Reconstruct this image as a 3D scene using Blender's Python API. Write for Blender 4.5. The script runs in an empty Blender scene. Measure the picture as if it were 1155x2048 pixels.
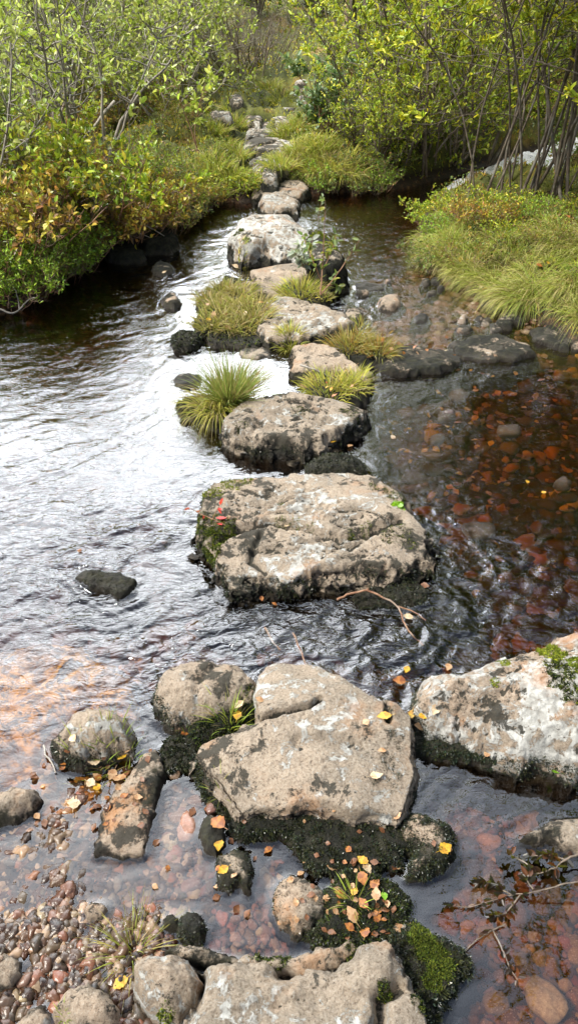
import bpy, math, random
import numpy as np
from mathutils import Vector, Matrix

SC = bpy.context.scene
COL = SC.collection
# ------------------------------------------------------------------ camera, sky, sun, exposure
PITCH = math.radians(36.5); CAMZ = 1.6; FPX = 1479.0
cam = bpy.data.cameras.new("camera"); camo = bpy.data.objects.new("camera", cam); COL.objects.link(camo)
cam.sensor_fit = 'VERTICAL'; cam.sensor_height = 24.0; cam.lens = 24.0 * FPX / 2048.0
camo.location = (0, 0, CAMZ); camo.rotation_euler = (math.pi / 2 - PITCH, 0, 0)
cam.clip_start = 0.05; cam.clip_end = 500
SC.camera = camo

SUN_EL = math.radians(52.0); SUN_AZ = math.radians(-112.0)      # azimuth measured from +Y (behind the far bank), negative = left
LOBE = Vector((-0.22, 0.84, 0.47)).normalized()      # brightest part of the cloud cover
SUND = Vector((math.sin(SUN_AZ) * math.cos(SUN_EL), math.cos(SUN_AZ) * math.cos(SUN_EL), math.sin(SUN_EL)))
sl = bpy.data.lights.new("sun", 'SUN'); so = bpy.data.objects.new("sun", sl); COL.objects.link(so)
sl.energy = 3.4; sl.angle = math.radians(14); sl.color = (1.0, 0.95, 0.86)
so.rotation_euler = SUND.to_track_quat('Z', 'Y').to_euler(); so.location = (0, 0, 20)

w = bpy.data.worlds.new("World"); SC.world = w; w.use_nodes = True
nt = w.node_tree; nt.nodes.clear()
def nd(nt, t, **kw):
    n = nt.nodes.new(t)
    for k, v in kw.items(): setattr(n, k, v)
    return n
sky = nd(nt, 'ShaderNodeTexSky', sky_type='NISHITA', sun_disc=False, sun_elevation=SUN_EL, sun_rotation=SUN_AZ, air_density=1.2, dust_density=2.0)
bg1 = nd(nt, 'ShaderNodeBackground'); bg1.inputs[1].default_value = 0.1
nt.links.new(sky.outputs[0], bg1.inputs[0])
tc = nd(nt, 'ShaderNodeTexCoord')
mp = nd(nt, 'ShaderNodeMapping'); mp.inputs['Scale'].default_value = (1.6, 1.6, 3.2)
nt.links.new(tc.outputs['Generated'], mp.inputs[0])
nz = nd(nt, 'ShaderNodeTexNoise'); nz.inputs['Scale'].default_value = 1.5; nz.inputs['Detail'].default_value = 7; nz.inputs['Distortion'].default_value = 0.4
nt.links.new(mp.outputs[0], nz.inputs['Vector'])
rp = nd(nt, 'ShaderNodeValToRGB'); rp.color_ramp.elements[0].position = 0.36; rp.color_ramp.elements[1].position = 0.52
rp.color_ramp.elements[0].color = (0.12, 0.12, 0.12, 1); rp.color_ramp.elements[1].color = (1, 1, 1, 1)
nt.links.new(nz.outputs['Fac'], rp.inputs[0])
dt = nd(nt, 'ShaderNodeVectorMath', operation='DOT_PRODUCT'); dt.inputs[1].default_value = LOBE
nt.links.new(tc.outputs['Generated'], dt.inputs[0])
pw = nd(nt, 'ShaderNodeMath', operation='POWER'); pw.inputs[1].default_value = 5.0
mx = nd(nt, 'ShaderNodeMath', operation='MAXIMUM'); mx.inputs[1].default_value = 0.0
nt.links.new(dt.outputs['Value'], mx.inputs[0]); nt.links.new(mx.outputs[0], pw.inputs[0])
ma = nd(nt, 'ShaderNodeMath', operation='MULTIPLY_ADD'); ma.inputs[1].default_value = 5.3; ma.inputs[2].default_value = 0.24
nt.links.new(pw.outputs[0], ma.inputs[0])
bg2 = nd(nt, 'ShaderNodeBackground')
cr = nd(nt, 'ShaderNodeValToRGB'); cr.color_ramp.elements[0].color = (0.70, 0.80, 1.0, 1); cr.color_ramp.elements[1].color = (0.95, 0.975, 1.0, 1); cr.color_ramp.elements[1].position = 0.55
nt.links.new(pw.outputs[0], cr.inputs[0]); nt.links.new(cr.outputs[0], bg2.inputs[0])
nt.links.new(ma.outputs[0], bg2.inputs[1])
ms = nd(nt, 'ShaderNodeMixShader'); wo = nd(nt, 'ShaderNodeOutputWorld')
nt.links.new(rp.outputs[0], ms.inputs[0]); nt.links.new(bg1.outputs[0], ms.inputs[1]); nt.links.new(bg2.outputs[0], ms.inputs[2])
nt.links.new(ms.outputs[0], wo.inputs[0])

SC.view_settings.view_transform = 'Standard'; SC.view_settings.look = 'None'
SC.view_settings.exposure = 1.1; SC.view_settings.gamma = 1.0
SC.render.engine = 'CYCLES'
SC.cycles.use_denoising = True
SC.cycles.max_bounces = 8; SC.cycles.diffuse_bounces = 3; SC.cycles.glossy_bounces = 3
SC.cycles.transparent_max_bounces = 12; SC.cycles.volume_bounces = 0
SC.cycles.caustics_reflective = False; SC.cycles.caustics_refractive = False

# ------------------------------------------------------------------ helpers
R = np.random.RandomState(7)
random.seed(7)
cP, sP = math.cos(PITCH), math.sin(PITCH)
def unproj(px, py, z=0.0):
    a = (px - 577.5) / FPX; b = (1024.0 - py) / FPX
    d = np.array([a, cP + b * sP, -sP + b * cP])
    t = (z - CAMZ) / d[2]
    return np.array([d[0] * t, d[1] * t, z])
def U2(pts, z=0.0):
    return np.array([unproj(p[0], p[1], z)[:2] for p in pts])

_G = np.array([[1,1,0],[-1,1,0],[1,-1,0],[-1,-1,0],[1,0,1],[-1,0,1],[1,0,-1],[-1,0,-1],[0,1,1],[0,-1,1],[0,1,-1],[0,-1,-1],[1,1,0],[-1,1,0],[0,-1,1],[0,-1,-1]], float)
def _hash(a, b, c, s):
    with np.errstate(over='ignore'):
        n = a.astype(np.uint32) * np.uint32(374761393) + b.astype(np.uint32) * np.uint32(668265263) + c.astype(np.uint32) * np.uint32(2246822519) + np.uint32((s * 3266489917 + 12345) % 4294967296)
        n = (n ^ (n >> np.uint32(13))) * np.uint32(1274126177)
        n = n ^ (n >> np.uint32(16))
    return (n & np.uint32(15)).astype(np.int64)
def noise(x, y, z=0.0, seed=0):
    x = np.asarray(x, float); y = np.asarray(y, float); z = np.zeros_like(x) + z
    xi = np.floor(x); yi = np.floor(y); zi = np.floor(z)
    fx, fy, fz = x - xi, y - yi, z - zi
    xi = xi.astype(np.int64); yi = yi.astype(np.int64); zi = zi.astype(np.int64)
    u = fx**3 * (fx * (fx * 6 - 15) + 10); v = fy**3 * (fy * (fy * 6 - 15) + 10); q = fz**3 * (fz * (fz * 6 - 15) + 10)
    out = 0
    for dz in (0, 1):
        for dy in (0, 1):
            for dx in (0, 1):
                g = _G[_hash(xi + dx, yi + dy, zi + dz, seed)]
                val = g[..., 0] * (fx - dx) + g[..., 1] * (fy - dy) + g[..., 2] * (fz - dz)
                out = out + val * (u if dx else 1 - u) * (v if dy else 1 - v) * (q if dz else 1 - q)
    return out
def fbm(x, y, z=0.0, oct=4, seed=0, gain=0.5):
    o = 0; a = 1.0; f = 1.0
    for i in range(oct):
        o = o + a * noise(np.asarray(x) * f, np.asarray(y) * f, np.asarray(z) * f, seed + i * 17); a *= gain; f *= 2.03
    return o
def sdist(x, y, P):
    """signed distance to polygon P, positive inside"""
    x = np.asarray(x, float); y = np.asarray(y, float)
    d = np.full(x.shape, 1e9); ins = np.zeros(x.shape, bool)
    n = len(P)
    for i in range(n):
        ax, ay = P[i]; bx, by = P[(i + 1) % n]
        ex, ey = bx - ax, by - ay
        t = np.clip(((x - ax) * ex + (y - ay) * ey) / (ex * ex + ey * ey + 1e-12), 0, 1)
        d = np.minimum(d, (x - ax - t * ex)**2 + (y - ay - t * ey)**2)
        c = ((ay > y) != (by > y)) & (x < (bx - ax) * (y - ay) / (by - ay + 1e-15) + ax)
        ins ^= c
    d = np.sqrt(d)
    return np.where(ins, d, -d)
def pdist(x, y, L):
    d = np.full(np.shape(x), 1e9)
    for i in range(len(L) - 1):
        ax, ay = L[i]; bx, by = L[i + 1]; ex, ey = bx - ax, by - ay
        t = np.clip(((x - ax) * ex + (y - ay) * ey) / (ex * ex + ey * ey + 1e-12), 0, 1)
        d = np.minimum(d, np.hypot(x - ax - t * ex, y - ay - t * ey))
    return d
def sstep(a, b, x):
    t = np.clip((x - a) / (b - a), 0, 1); return t * t * (3 - 2 * t)

def mk(name, V, F, mat=None, parent=None, col=None, smooth=False, loc=None, attrs=None):
    """F: list of int arrays (n,k); V world (or local if loc given as origin to subtract)"""
    V = np.asarray(V, float).reshape(-1, 3)
    org = np.zeros(3) if loc is None else np.asarray(loc, float)
    me = bpy.data.meshes.new(name)
    if not isinstance(F, (list, tuple)): F = [F]
    F = [np.asarray(f, np.int32) for f in F if len(f)]
    me.vertices.add(len(V)); me.vertices.foreach_set('co', (V - org).astype(np.float32).ravel())
    nl = sum(f.size for f in F); npol = sum(len(f) for f in F)
    me.loops.add(nl); me.polygons.add(npol)
    me.loops.foreach_set('vertex_index', np.concatenate([f.ravel() for f in F]))
    tot = np.concatenate([np.full(len(f), f.shape[1], np.int32) for f in F])
    st = np.concatenate([[0], np.cumsum(tot)[:-1]]).astype(np.int32)
    me.polygons.foreach_set('loop_start', st); me.polygons.foreach_set('loop_total', tot)
    if smooth: me.polygons.foreach_set('use_smooth', np.ones(npol, bool))
    me.update(calc_edges=True)
    if col is not None:
        a = me.attributes.new('Col', 'FLOAT_COLOR', 'POINT')
        c = np.ones((len(V), 4), np.float32); c[:, :3] = col; a.data.foreach_set('color', c.ravel())
    for k, v in (attrs or {}).items():
        a = me.attributes.new(k, 'FLOAT', 'POINT'); a.data.foreach_set('value', np.asarray(v, np.float32).ravel())
    if mat: me.materials.append(mat)
    o = bpy.data.objects.new(name, me); COL.objects.link(o)
    o.location = org
    if parent is not None:
        o.parent = parent
        o.location = Vector(org) - parent.location
    return o
def tag(o, label=None, cat=None, group=None, kind=None):
    if label: o['label'] = label
    if cat: o['category'] = cat
    if group: o['group'] = group
    if kind: o['kind'] = kind
    return o
def empty(name, loc, label=None, cat=None, group=None):
    o = bpy.data.objects.new(name, None); COL.objects.link(o); o.location = loc
    o.empty_display_size = 0.05
    return tag(o, label, cat, group)
def copy_thing(o, loc, rot=0.0, sc=1.0, label=None):
    c = o.copy(); COL.objects.link(c); c.location = loc; c.rotation_euler = (0, 0, rot); c.scale = (sc, sc, sc)
    if label: c['label'] = label
    for ch in list(o.children):
        d = ch.copy(); COL.objects.link(d); d.parent = c
        for g in list(ch.children):
            e = g.copy(); COL.objects.link(e); e.parent = d
    return c
def grid_faces(nx, ny, mask=None):
    i = np.arange(ny - 1)[:, None] * nx + np.arange(nx - 1)[None, :]
    f = np.stack([i, i + 1, i + nx + 1, i + nx], -1)
    if mask is not None: f = f[mask]
    return f.reshape(-1, 4)
def compact(V, F, *arrs):
    used = np.unique(F); m = np.full(len(V), -1, np.int64); m[used] = np.arange(len(used))
    return (V[used], m[F]) + tuple(a[used] for a in arrs)

# ------------------------------------------------------------------ materials
class M:
    def __init__(s, name):
        s.m = bpy.data.materials.new(name); s.m.use_nodes = True; s.t = s.m.node_tree; s.t.nodes.clear()
        s.out = s.n('ShaderNodeOutputMaterial')
        s.m.cycles.use_bump_map_correction = True
    def n(s, t, ins=None, **kw):
        n = s.t.nodes.new(t)
        for k, v in kw.items(): setattr(n, k, v)
        for k, v in (ins or {}).items(): s.set(n.inputs[k], v)
        return n
    def set(s, i, v):
        if isinstance(v, bpy.types.NodeSocket): s.t.links.new(v, i)
        elif isinstance(v, tuple) and len(v) == 3 and i.type == 'RGBA': i.default_value = v + (1,)
        else: i.default_value = v
    def pos(s): return s.n('ShaderNodeNewGeometry').outputs['Position']
    def noise(s, vec, scale, detail=4, rough=.55, dist=0.0, out='Fac'):
        return s.n('ShaderNodeTexNoise', {'Vector': vec, 'Scale': scale, 'Detail': detail, 'Roughness': rough, 'Distortion': dist}).outputs[out]
    def vor(s, vec, scale, out='Distance', feature='F1'):
        return s.n('ShaderNodeTexVoronoi', {'Vector': vec, 'Scale': scale}, feature=feature).outputs[out]
    def math(s, op, a, b=0.0, c=0.0, clamp=False):
        n = s.n('ShaderNodeMath', operation=op, use_clamp=clamp)
        s.set(n.inputs[0], a); s.set(n.inputs[1], b); s.set(n.inputs[2], c); return n.outputs[0]
    def ss(s, v, a, b, lo=0.0, hi=1.0):
        n = s.n('ShaderNodeMapRange', interpolation_type='SMOOTHSTEP')
        for k, x in zip(range(5), (v, a, b, lo, hi)): s.set(n.inputs[k], x)
        return n.outputs[0]
    def mix(s, f, a, b):
        n = s.n('ShaderNodeMix', data_type='RGBA'); s.set(n.inputs[0], f); s.set(n.inputs[6], a); s.set(n.inputs[7], b); return n.outputs[2]
    def ramp(s, v, stops):
        n = s.n('ShaderNodeValToRGB'); e = n.color_ramp.elements
        while len(e) < len(stops): e.new(0.5)
        for k, (p, c) in zip(e, stops): k.position = p; k.color = tuple(c) + (1,)
        s.set(n.inputs[0], v); return n.outputs[0]
    def bump(s, h, strength, dist, nrm=None):
        d = {'Height': h, 'Strength': strength, 'Distance': dist}
        if nrm is not None: d['Normal'] = nrm
        return s.n('ShaderNodeBump', d).outputs[0]
    def dry(s, lvl):
        return s.ss(s.n('ShaderNodeSeparateXYZ', {0: s.pos()}).outputs[2], -.004, .004, 0.0, lvl)
    def done(s, sh, vol=None):
        s.t.links.new(sh, s.out.inputs[0])
        if vol: s.t.links.new(vol, s.out.inputs[1])
        return s.m

def rock_material(name):
    # object colour drives the variety: r = pale lichen amount, g = warm/pink amount, b = height in metres/0.4 of the black wet moss belt, a = black specks
    m = M(name); P = m.pos()
    P = m.n('ShaderNodeVectorMath', {0: P, 1: m.n('ShaderNodeObjectInfo').outputs['Random']}, operation='ADD').outputs[0]; P0 = m.pos()
    oi = m.n('ShaderNodeObjectInfo'); sep = m.n('ShaderNodeSeparateColor', {0: oi.outputs['Color']})
    lich, warm, belt, dark = sep.outputs[0], sep.outputs[1], sep.outputs[2], oi.outputs['Alpha']
    n1 = m.noise(P, 7, 6, .6); n2 = m.noise(P, 34, 6, .7); n3 = m.noise(P, 170, 6, .85); n4 = m.noise(P, 22, 9, .72, .6)
    crv = m.n('ShaderNodeAttribute', attribute_name='crev').outputs['Fac']
    c = m.mix(m.ss(n1, .35, .65), (.24, .20, .15), (.37, .315, .24))
    pink = m.mix(n2, (.31, .215, .145), (.47, .375, .275))
    c = m.mix(m.math('MULTIPLY', warm, m.ss(n1, .3, .6)), c, pink)
    c = m.mix(m.ss(n3, .50, .62, 0, .5), c, (.52, .46, .385))
    c = m.mix(m.ss(n3, .47, .38, 0, .85), c, (.10, .07, .045))
    # pale lichen patches
    lv = m.math('ADD', n4, m.math('MULTIPLY', n3, .25))
    nl = m.noise(m.n('ShaderNodeMapping', {0: P, 1: (4.7, 1.9, 6.1)}).outputs[0], 4.5, 4, .55)
    thr = m.math('SUBTRACT', m.math('ADD', .865, m.math('MULTIPLY', m.math('SUBTRACT', nl, .5), .55)), m.math('MULTIPLY', lich, .34))
    lf = m.ss(m.math('SUBTRACT', lv, thr), -.01, .035)
    lc = m.mix(m.ss(n2, .4, .6), (.36, .355, .325), (.60, .60, .56))
    c = m.mix(m.math('MULTIPLY', lf, .9), c, lc)
    # rusty ochre stains
    n5 = m.noise(m.n('ShaderNodeMapping', {0: P, 1: (3.1, 7.7, 1.3)}).outputs[0], 5.5, 5, .6)
    c = m.mix(m.math('MULTIPLY', m.ss(n5, .56, .68), m.math('MULTIPLY', warm, .7)), c, (.42, .19, .065))
    # black lichen blotches and specks; crevices are tinted darker as well
    n6 = m.noise(m.n('ShaderNodeMapping', {0: P, 1: (9.1, 2.7, 4.3)}).outputs[0], 18, 10, .78, .3)
    bt = m.math('SUBTRACT', m.math('SUBTRACT', m.math('ADD', .745, m.math('MULTIPLY', m.math('SUBTRACT', nl, .5), -.75)), m.math('MULTIPLY', dark, .28)), m.math('MULTIPLY', crv, .22))
    bf = m.ss(m.math('ADD', n6, m.math('MULTIPLY', m.math('SUBTRACT', n3, .5), .18)), bt, m.math('ADD', bt, .03))
    c = m.mix(m.math('MULTIPLY', bf, .93), c, m.mix(n3, (.018, .018, .014), (.06, .055, .04)))
    # wet black moss belt above the waterline
    z = m.n('ShaderNodeSeparateXYZ', {0: P0}).outputs[2]
    zz = m.math('ADD', z, m.math('MULTIPLY', m.math('SUBTRACT', m.noise(P, 7, 8, .70), .5), .30))
    zb = m.math('MULTIPLY', belt, .4)
    wf = m.ss(zz, m.math('ADD', zb, .012), m.math('SUBTRACT', zb, .012))
    wf = m.math('MAXIMUM', wf, m.ss(z, .002, -.012))
    c = m.mix(m.math('MULTIPLY', wf, .96), c, m.mix(m.ss(n2, .4, .7), (.010, .011, .008), (.035, .035, .018)))
    c = m.mix(m.ss(z, .0, -.02, 0, .8), c, (.008, .007, .005)) 
    wet = m.ss(m.math('ADD', z, m.math('MULTIPLY', n2, .02)), .045, .012)
    rough = m.math('SUBTRACT', .9, m.math('MULTIPLY', wet, .62))
    c = m.mix(m.math('MULTIPLY', wet, .5), c, m.mix(.5, c, (.05, .03, .02)))
    h = m.math('ADD', m.math('MULTIPLY', n2, .7), m.math('MULTIPLY', n3, .34))
    h = m.math('ADD', h, m.math('MULTIPLY', bf, .12)); h = m.math('ADD', h, m.math('MULTIPLY', lf, .05))
    b = m.bump(h, 1.0, .018)
    bs = m.n('ShaderNodeBsdfPrincipled', {'Base Color': c, 'Roughness': rough, 'Normal': b, 'Specular IOR Level': m.dry(.35)})
    return m.done(bs.outputs[0])
MROCK = rock_material('weathered_stone')

def pebble_material():
    m = M('pebble_stone'); P = m.n('ShaderNodeTexCoord').outputs['Object']
    oi = m.n('ShaderNodeObjectInfo'); n2 = m.noise(m.pos(), 90, 5, .65); n3 = m.noise(m.pos(), 330, 3, .6)
    c = m.mix(m.ss(n2, .3, .7, 0, .55), oi.outputs['Color'], (.10, .045, .025))
    c = m.mix(m.ss(n3, .55, .7, 0, .5), c, (.5, .4, .33))
    bs = m.n('ShaderNodeBsdfPrincipled', {'Base Color': c, 'Roughness': .22, 'Normal': m.bump(n2, .35, .004), 'Specular IOR Level': m.dry(.5)})
    return m.done(bs.outputs[0])
MPEB = pebble_material()
def gravel_material():
    m = M('gravel_stone'); a = m.n('ShaderNodeAttribute', attribute_name='Col').outputs['Color']; n2 = m.noise(m.pos(), 160, 4, .65)
    c = m.mix(m.ss(n2, .35, .7, 0, .5), a, (.09, .05, .03))
    bs = m.n('ShaderNodeBsdfPrincipled', {'Base Color': c, 'Roughness': .25, 'Normal': m.bump(n2, .4, .003), 'Specular IOR Level': m.dry(.5)})
    return m.done(bs.outputs[0])
MGRAV = gravel_material()
def leafy(name, trans=.35, rough=.42, spec=.35, nscale=40):
    m = M(name); a = m.n('ShaderNodeAttribute', attribute_name='Col').outputs['Color']
    n = m.noise(m.pos(), nscale, 2, .5)
    c = m.mix(m.ss(n, .3, .7, 0, .35), a, m.mix(.55, a, (.02, .03, .008)))
    bs = m.n('ShaderNodeBsdfPrincipled', {'Base Color': c, 'Roughness': rough, 'Specular IOR Level': spec})
    if trans <= 0: return m.done(bs.outputs[0])
    tr = m.n('ShaderNodeBsdfTranslucent', {'Color': m.mix(.35, c, (.50, .55, .05))})
    return m.done(m.n('ShaderNodeMixShader', {0: trans, 1: bs.outputs[0], 2: tr.outputs[0]}).outputs[0])
MLEAF = leafy('willow_leaves', .36, .38, .55)
MGRASS = leafy('grass_blades', .3, .55, .3)
MMOSS = leafy('moss_sprigs', 0.0, .85, .1, 200)
MBLACK = leafy('wet_black_moss', 0.0, .32, .5, 200)
def bark_material(name, a, b):
    m = M(name); P = m.n('ShaderNodeTexCoord').outputs['Object']
    n = m.noise(m.n('ShaderNodeMapping', {0: P, 3: (1, 1, .35)}).outputs[0], 45, 6, .7); n1 = m.noise(P, 9, 3)
    c = m.mix(m.ss(n, .35, .65), a, b); c = m.mix(m.ss(n1, .5, .65, 0, .5), c, (.30, .29, .25))
    return m.done(m.n('ShaderNodeBsdfPrincipled', {'Base Color': c, 'Roughness': .8, 'Normal': m.bump(n, .6, .006)}).outputs[0])
MBARK = bark_material('grey_brown_bark', (.075, .055, .04), (.21, .165, .12))
MGREY = bark_material('grey_willow_bark', (.15, .13, .105), (.34, .30, .25))
MDEAD = bark_material('bleached_wood', (.20, .17, .14), (.42, .38, .33))
MTWIG = bark_material('reddish_twig', (.16, .07, .035), (.34, .2, .12))
MBIRCH = bark_material('pale_orange_bark', (.30, .17, .09), (.5, .38, .26))

def ground_material():
    m = M('earth_and_moss'); P = m.pos()
    n1 = m.noise(P, 2.2, 6, .6); n2 = m.noise(P, 22, 6, .7); n3 = m.noise(P, 90, 4, .6)
    bank = m.mix(m.ss(n1, .35, .6), (.05, .062, .016), (.125, .13, .024))
    bank = m.mix(m.ss(n1, .56, .68), bank, (.22, .145, .03))
    bank = m.mix(m.ss(n2, .5, .68), bank, (.045, .03, .018))
    z = m.n('ShaderNodeSeparateXYZ', {0: P}).outputs[2]
    v = m.vor(P, 60, 'Color'); vs = m.n('ShaderNodeSeparateColor', {0: v}).outputs[0]
    bed = m.ramp(vs, [(0, (.02, .010, .006)), (.35, (.09, .038, .014)), (.65, (.19, .085, .028)), (.85, (.10, .06, .035)), (1, (.32, .2, .11))])
    bed = m.mix(m.ss(n2, .38, .52), bed, (.03, .017, .009))
    bed = m.mix(m.ss(n3, .57, .7, 0, .6), bed, (.20, .11, .05))
    zz = m.math('ADD', z, m.math('MULTIPLY', m.math('SUBTRACT', n2, .5), .08))
    mud = m.mix(n2, (.012, .010, .007), (.05, .032, .018))
    c = m.mix(m.ss(zz, .022, .05), bed, mud)
    c = m.mix(m.ss(zz, .06, .13), c, bank)
    h = m.math('ADD', m.math('MULTIPLY', n2, .6), m.math('MULTIPLY', n3, .3))
    bs = m.n('ShaderNodeBsdfPrincipled', {'Base Color': c, 'Roughness': m.ss(z, .0, .08, .45, .95), 'Normal': m.bump(h, .8, .03), 'Specular IOR Level': m.dry(.4)})
    return m.done(bs.outputs[0])
MGROUND = ground_material()

def bedrock_material():
    m = M('amber_bedrock'); P = m.pos(); n = m.noise(P, 9, 7, .7, .6); n2 = m.noise(P, 45, 6, .75)
    c = m.ramp(n, [(0.3, (.02, .010, .004)), (.46, (.14, .055, .004)), (.55, (.50, .24, .012)), (.62, (.05, .02, .004))])
    c = m.mix(m.ss(n2, .52, .6, 0, .85), c, (.03, .018, .01)); c = m.mix(m.ss(n2, .42, .36, 0, .5), c, (.30, .16, .03))
    return m.done(m.n('ShaderNodeBsdfPrincipled', {'Base Color': c, 'Roughness': .4, 'Normal': m.bump(n2, .8, .01), 'Specular IOR Level': m.dry(.5)}).outputs[0])
MBED = bedrock_material()
def water_material():
    m = M('peat_brown_stream_water'); P = m.pos()
    rip = m.n('ShaderNodeAttribute', attribute_name='rip').outputs['Fac']
    q = m.n('ShaderNodeMapping', {0: P, 2: (0, 0, .5), 3: (1.0, 1.7, 1.0)}).outputs[0]
    a = m.noise(q, 19, 2, .45, 1.6); b = m.noise(q, 42, 1, .4, 1.0); c = m.noise(P, 7, 2, .5, .5)
    h = m.math('ADD', m.math('MULTIPLY', a, .75), m.math('MULTIPLY', b, .22))
    h = m.math('ADD', m.math('MULTIPLY', h, rip), m.math('MULTIPLY', c, .25))
    nb = m.bump(h, 1.0, .0048)
    fr = m.n('ShaderNodeFresnel', {'IOR': 1.45, 'Normal': nb}).outputs[0]
    gl = m.n('ShaderNodeBsdfGlossy', {'Color': (.97, .98, 1.0), 'Roughness': .015, 'Normal': nb})
    tr = m.n('ShaderNodeBsdfTransparent')
    f = m.math('MULTIPLY', fr, 1.55, 0, True)
    mixs = m.n('ShaderNodeMixShader', {0: f, 1: tr.outputs[0], 2: gl.outputs[0]})
    vol = m.n('ShaderNodeVolumeAbsorption', {'Color': (.78, .53, .20), 'Density': 11.0})
    return m.done(mixs.outputs[0], vol.outputs[0])
MWATER = water_material()
def foam_material():
    m = M('white_running_water'); P = m.pos()
    q = m.n('ShaderNodeMapping', {0: P, 3: (1, .4, .5)}).outputs[0]
    n = m.noise(q, 9, 8, .75, 1.6)
    c = m.mix(m.ss(n, .36, .45), (.22, .21, .19), (.95, .96, .97))
    bs = m.n('ShaderNodeBsdfPrincipled', {'Base Color': c, 'Roughness': .25, 'Normal': m.bump(n, 1.0, .05)})
    return m.done(bs.outputs[0])
MFOAM = foam_material()

# ------------------------------------------------------------------ terrain
WP = [(-400, 760), (-150, 690), (0, 618), (60, 600), (140, 556), (205, 515), (290, 497), (345, 478), (362, 432), (430, 412), (500, 402), (560, 388), (640, 384), (700, 388), (760, 386), (800, 380), (850, 374)]
WR = [(875, 400), (846, 428), (834, 468), (846, 505), (880, 545), (930, 580), (1000, 615), (1060, 645), (1155, 690), (1300, 740)]
WPOLY = np.vstack([U2(WP), [[1.9, 7.3]], U2(WR), [[3.6, 3.0], [5, 2.5], [5, -2.5], [-5, -2.5], [-5, 3.0]]])
CASC = [(1.45, 6.75, -.01), (1.9, 7.25, 0.04), (2.4, 7.8, .08), (3.0, 8.3, .12), (3.9, 8.8, .16), (5.6, 9.2, .2)]
DEP = [((120, 900), .9, .30), ((900, 900), .5, .22), ((1080, 820), .5, .17), ((1050, 1130), .45, .24), ((620, 1260), .3, .16), ((950, 1600), .14, .10), ((1080, 1850), .35, .085),
       ((500, 1800), .18, .034), ((200, 1620), .16, .005), ((90, 1900), .25, .000), ((200, 1800), .2, .002), ((70, 1740), .2, .004), ((60, 1450), .25, .05), ((60, 1300), .25, .085), ((330, 1250), .3, .12),
       ((860, 620), .5, .045), ((1000, 650), .4, .03), ((780, 480), .7, .12), ((420, 520), .8, .14), ((280, 620), .8, .18), ((450, 740), .35, .10), ((800, 790), .3, .14),
       ((400, 2000), .2, .0), ((1060, 1700), .2, .10), ((-300, 900), 1., .18), ((1500, 1200), 1., .25), ((560, 1000), .3, .24)]
POOL = [(960, 1048, 30, 12, 'grey blue stone under ripples right of the square stone'), (1018, 850, 22, 16, 'grey angular stone breaking the dark pool surface'),
      (895, 822, 18, 10, 'small grey stone in the dark pool nearest the shelf'), (918, 780, 18, 8, 'pale stone with a rusty end in the dark pool'), (875, 866, 13, 7, 'whitish stone at the left rim of the dark pool'), (1127, 956, 16, 8, 'small grey stone at the right side of the dark pool')]
MOUND = [(unproj(p[0], p[1])[:2], .045) for p in POOL]
DEPW = [(unproj(p[0], p[1])[:2], r, d) for p, r, d in DEP]
CL = np.array(CASC)
def casc_z(x, y):
    """height of the cascade centreline nearest to a point, distance to it"""
    best = np.full(np.shape(x), 1e9); zz = np.zeros(np.shape(x))
    for i in range(len(CL) - 1):
        a, b = CL[i], CL[i + 1]; ex, ey = (b - a)[:2]
        t = np.clip(((x - a[0]) * ex + (y - a[1]) * ey) / (ex * ex + ey * ey), 0, 1)
        d = np.hypot(x - a[0] - t * ex, y - a[1] - t * ey); m = d < best
        best = np.where(m, d, best); zz = np.where(m, a[2] + t * (b[2] - a[2]), zz)
    return best, zz
PATH = U2([(600, 385), (540, 340), (520, 290), (520, 255), (545, 225), (600, 190), (602, 160), (590, 130)], .25)
def H(x, y):
    x = np.asarray(x, float); y = np.asarray(y, float)
    s = sdist(x, y, WPOLY)
    s = s + (fbm(x * 2.2, y * 2.2, 0, 3, 5) * .13 + fbm(x * 7, y * 7, 0, 3, 6) * .05) * sstep(-.6, 0, s) * sstep(1.0, 2.5, y)
    wsum = np.full(x.shape, 1e-3); dsum = np.full(x.shape, 1e-3 * .18)
    for (c, r, d) in DEPW:
        ww = np.exp(-((x - c[0])**2 + (y - c[1])**2) / (r * r)); wsum += ww; dsum += ww * d
    dep = dsum / wsum
    n1 = fbm(x * 3.1, y * 3.1, 0, 4, 11); n2 = fbm(x * 11, y * 11, 0, 3, 12)
    bed = -(dep * (1 - np.exp(-np.maximum(s, 0) / .12))) + n1 * .018 + n2 * .008
    bed = np.minimum(bed, .02)
    for (c, r) in MOUND: bed = np.maximum(bed, bed + (-.035 - r - bed) * np.exp(-((x - c[0])**2 + (y - c[1])**2) / (r * r * 5)))
    so_ = np.maximum(-s, 0)
    left = sstep(0.2, -0.8, x)
    bh = .10 + .16 * left * sstep(8.5, 5, y) + .03
    far = .052 * np.maximum(y - 6.5, 0) + .03 * np.maximum(y - 14, 0)
    hum = (fbm(x * 1.3, y * 1.3, 0, 4, 21) * .20 + np.abs(fbm(x * 2.6, y * 2.6, 0, 3, 23)) * .14 + fbm(x * 4.5, y * 4.5, 0, 3, 22) * .07) * sstep(0, .35, so_)
    side = .10 * sstep(1.5, 5, np.abs(x - .3))
    land = .015 + bh * (1 - np.exp(-so_ / .11)) + far + hum + side * sstep(0, 1, so_)
    pd = pdist(x, y, PATH); land = land - .07 * np.exp(-(pd / .35)**2) * sstep(0, .4, so_)
    land = np.maximum(land, .03)
    z = np.where(s > 0, bed, land)
    cd, cz = casc_z(x, y)
    wch = .32 + .05 * np.maximum(cz, 0)
    k = sstep(wch + .35, wch, cd) * (y > 6.7)
    z = z * (1 - k) + (cz - .10 + n1 * .05) * k
    return z
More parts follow.
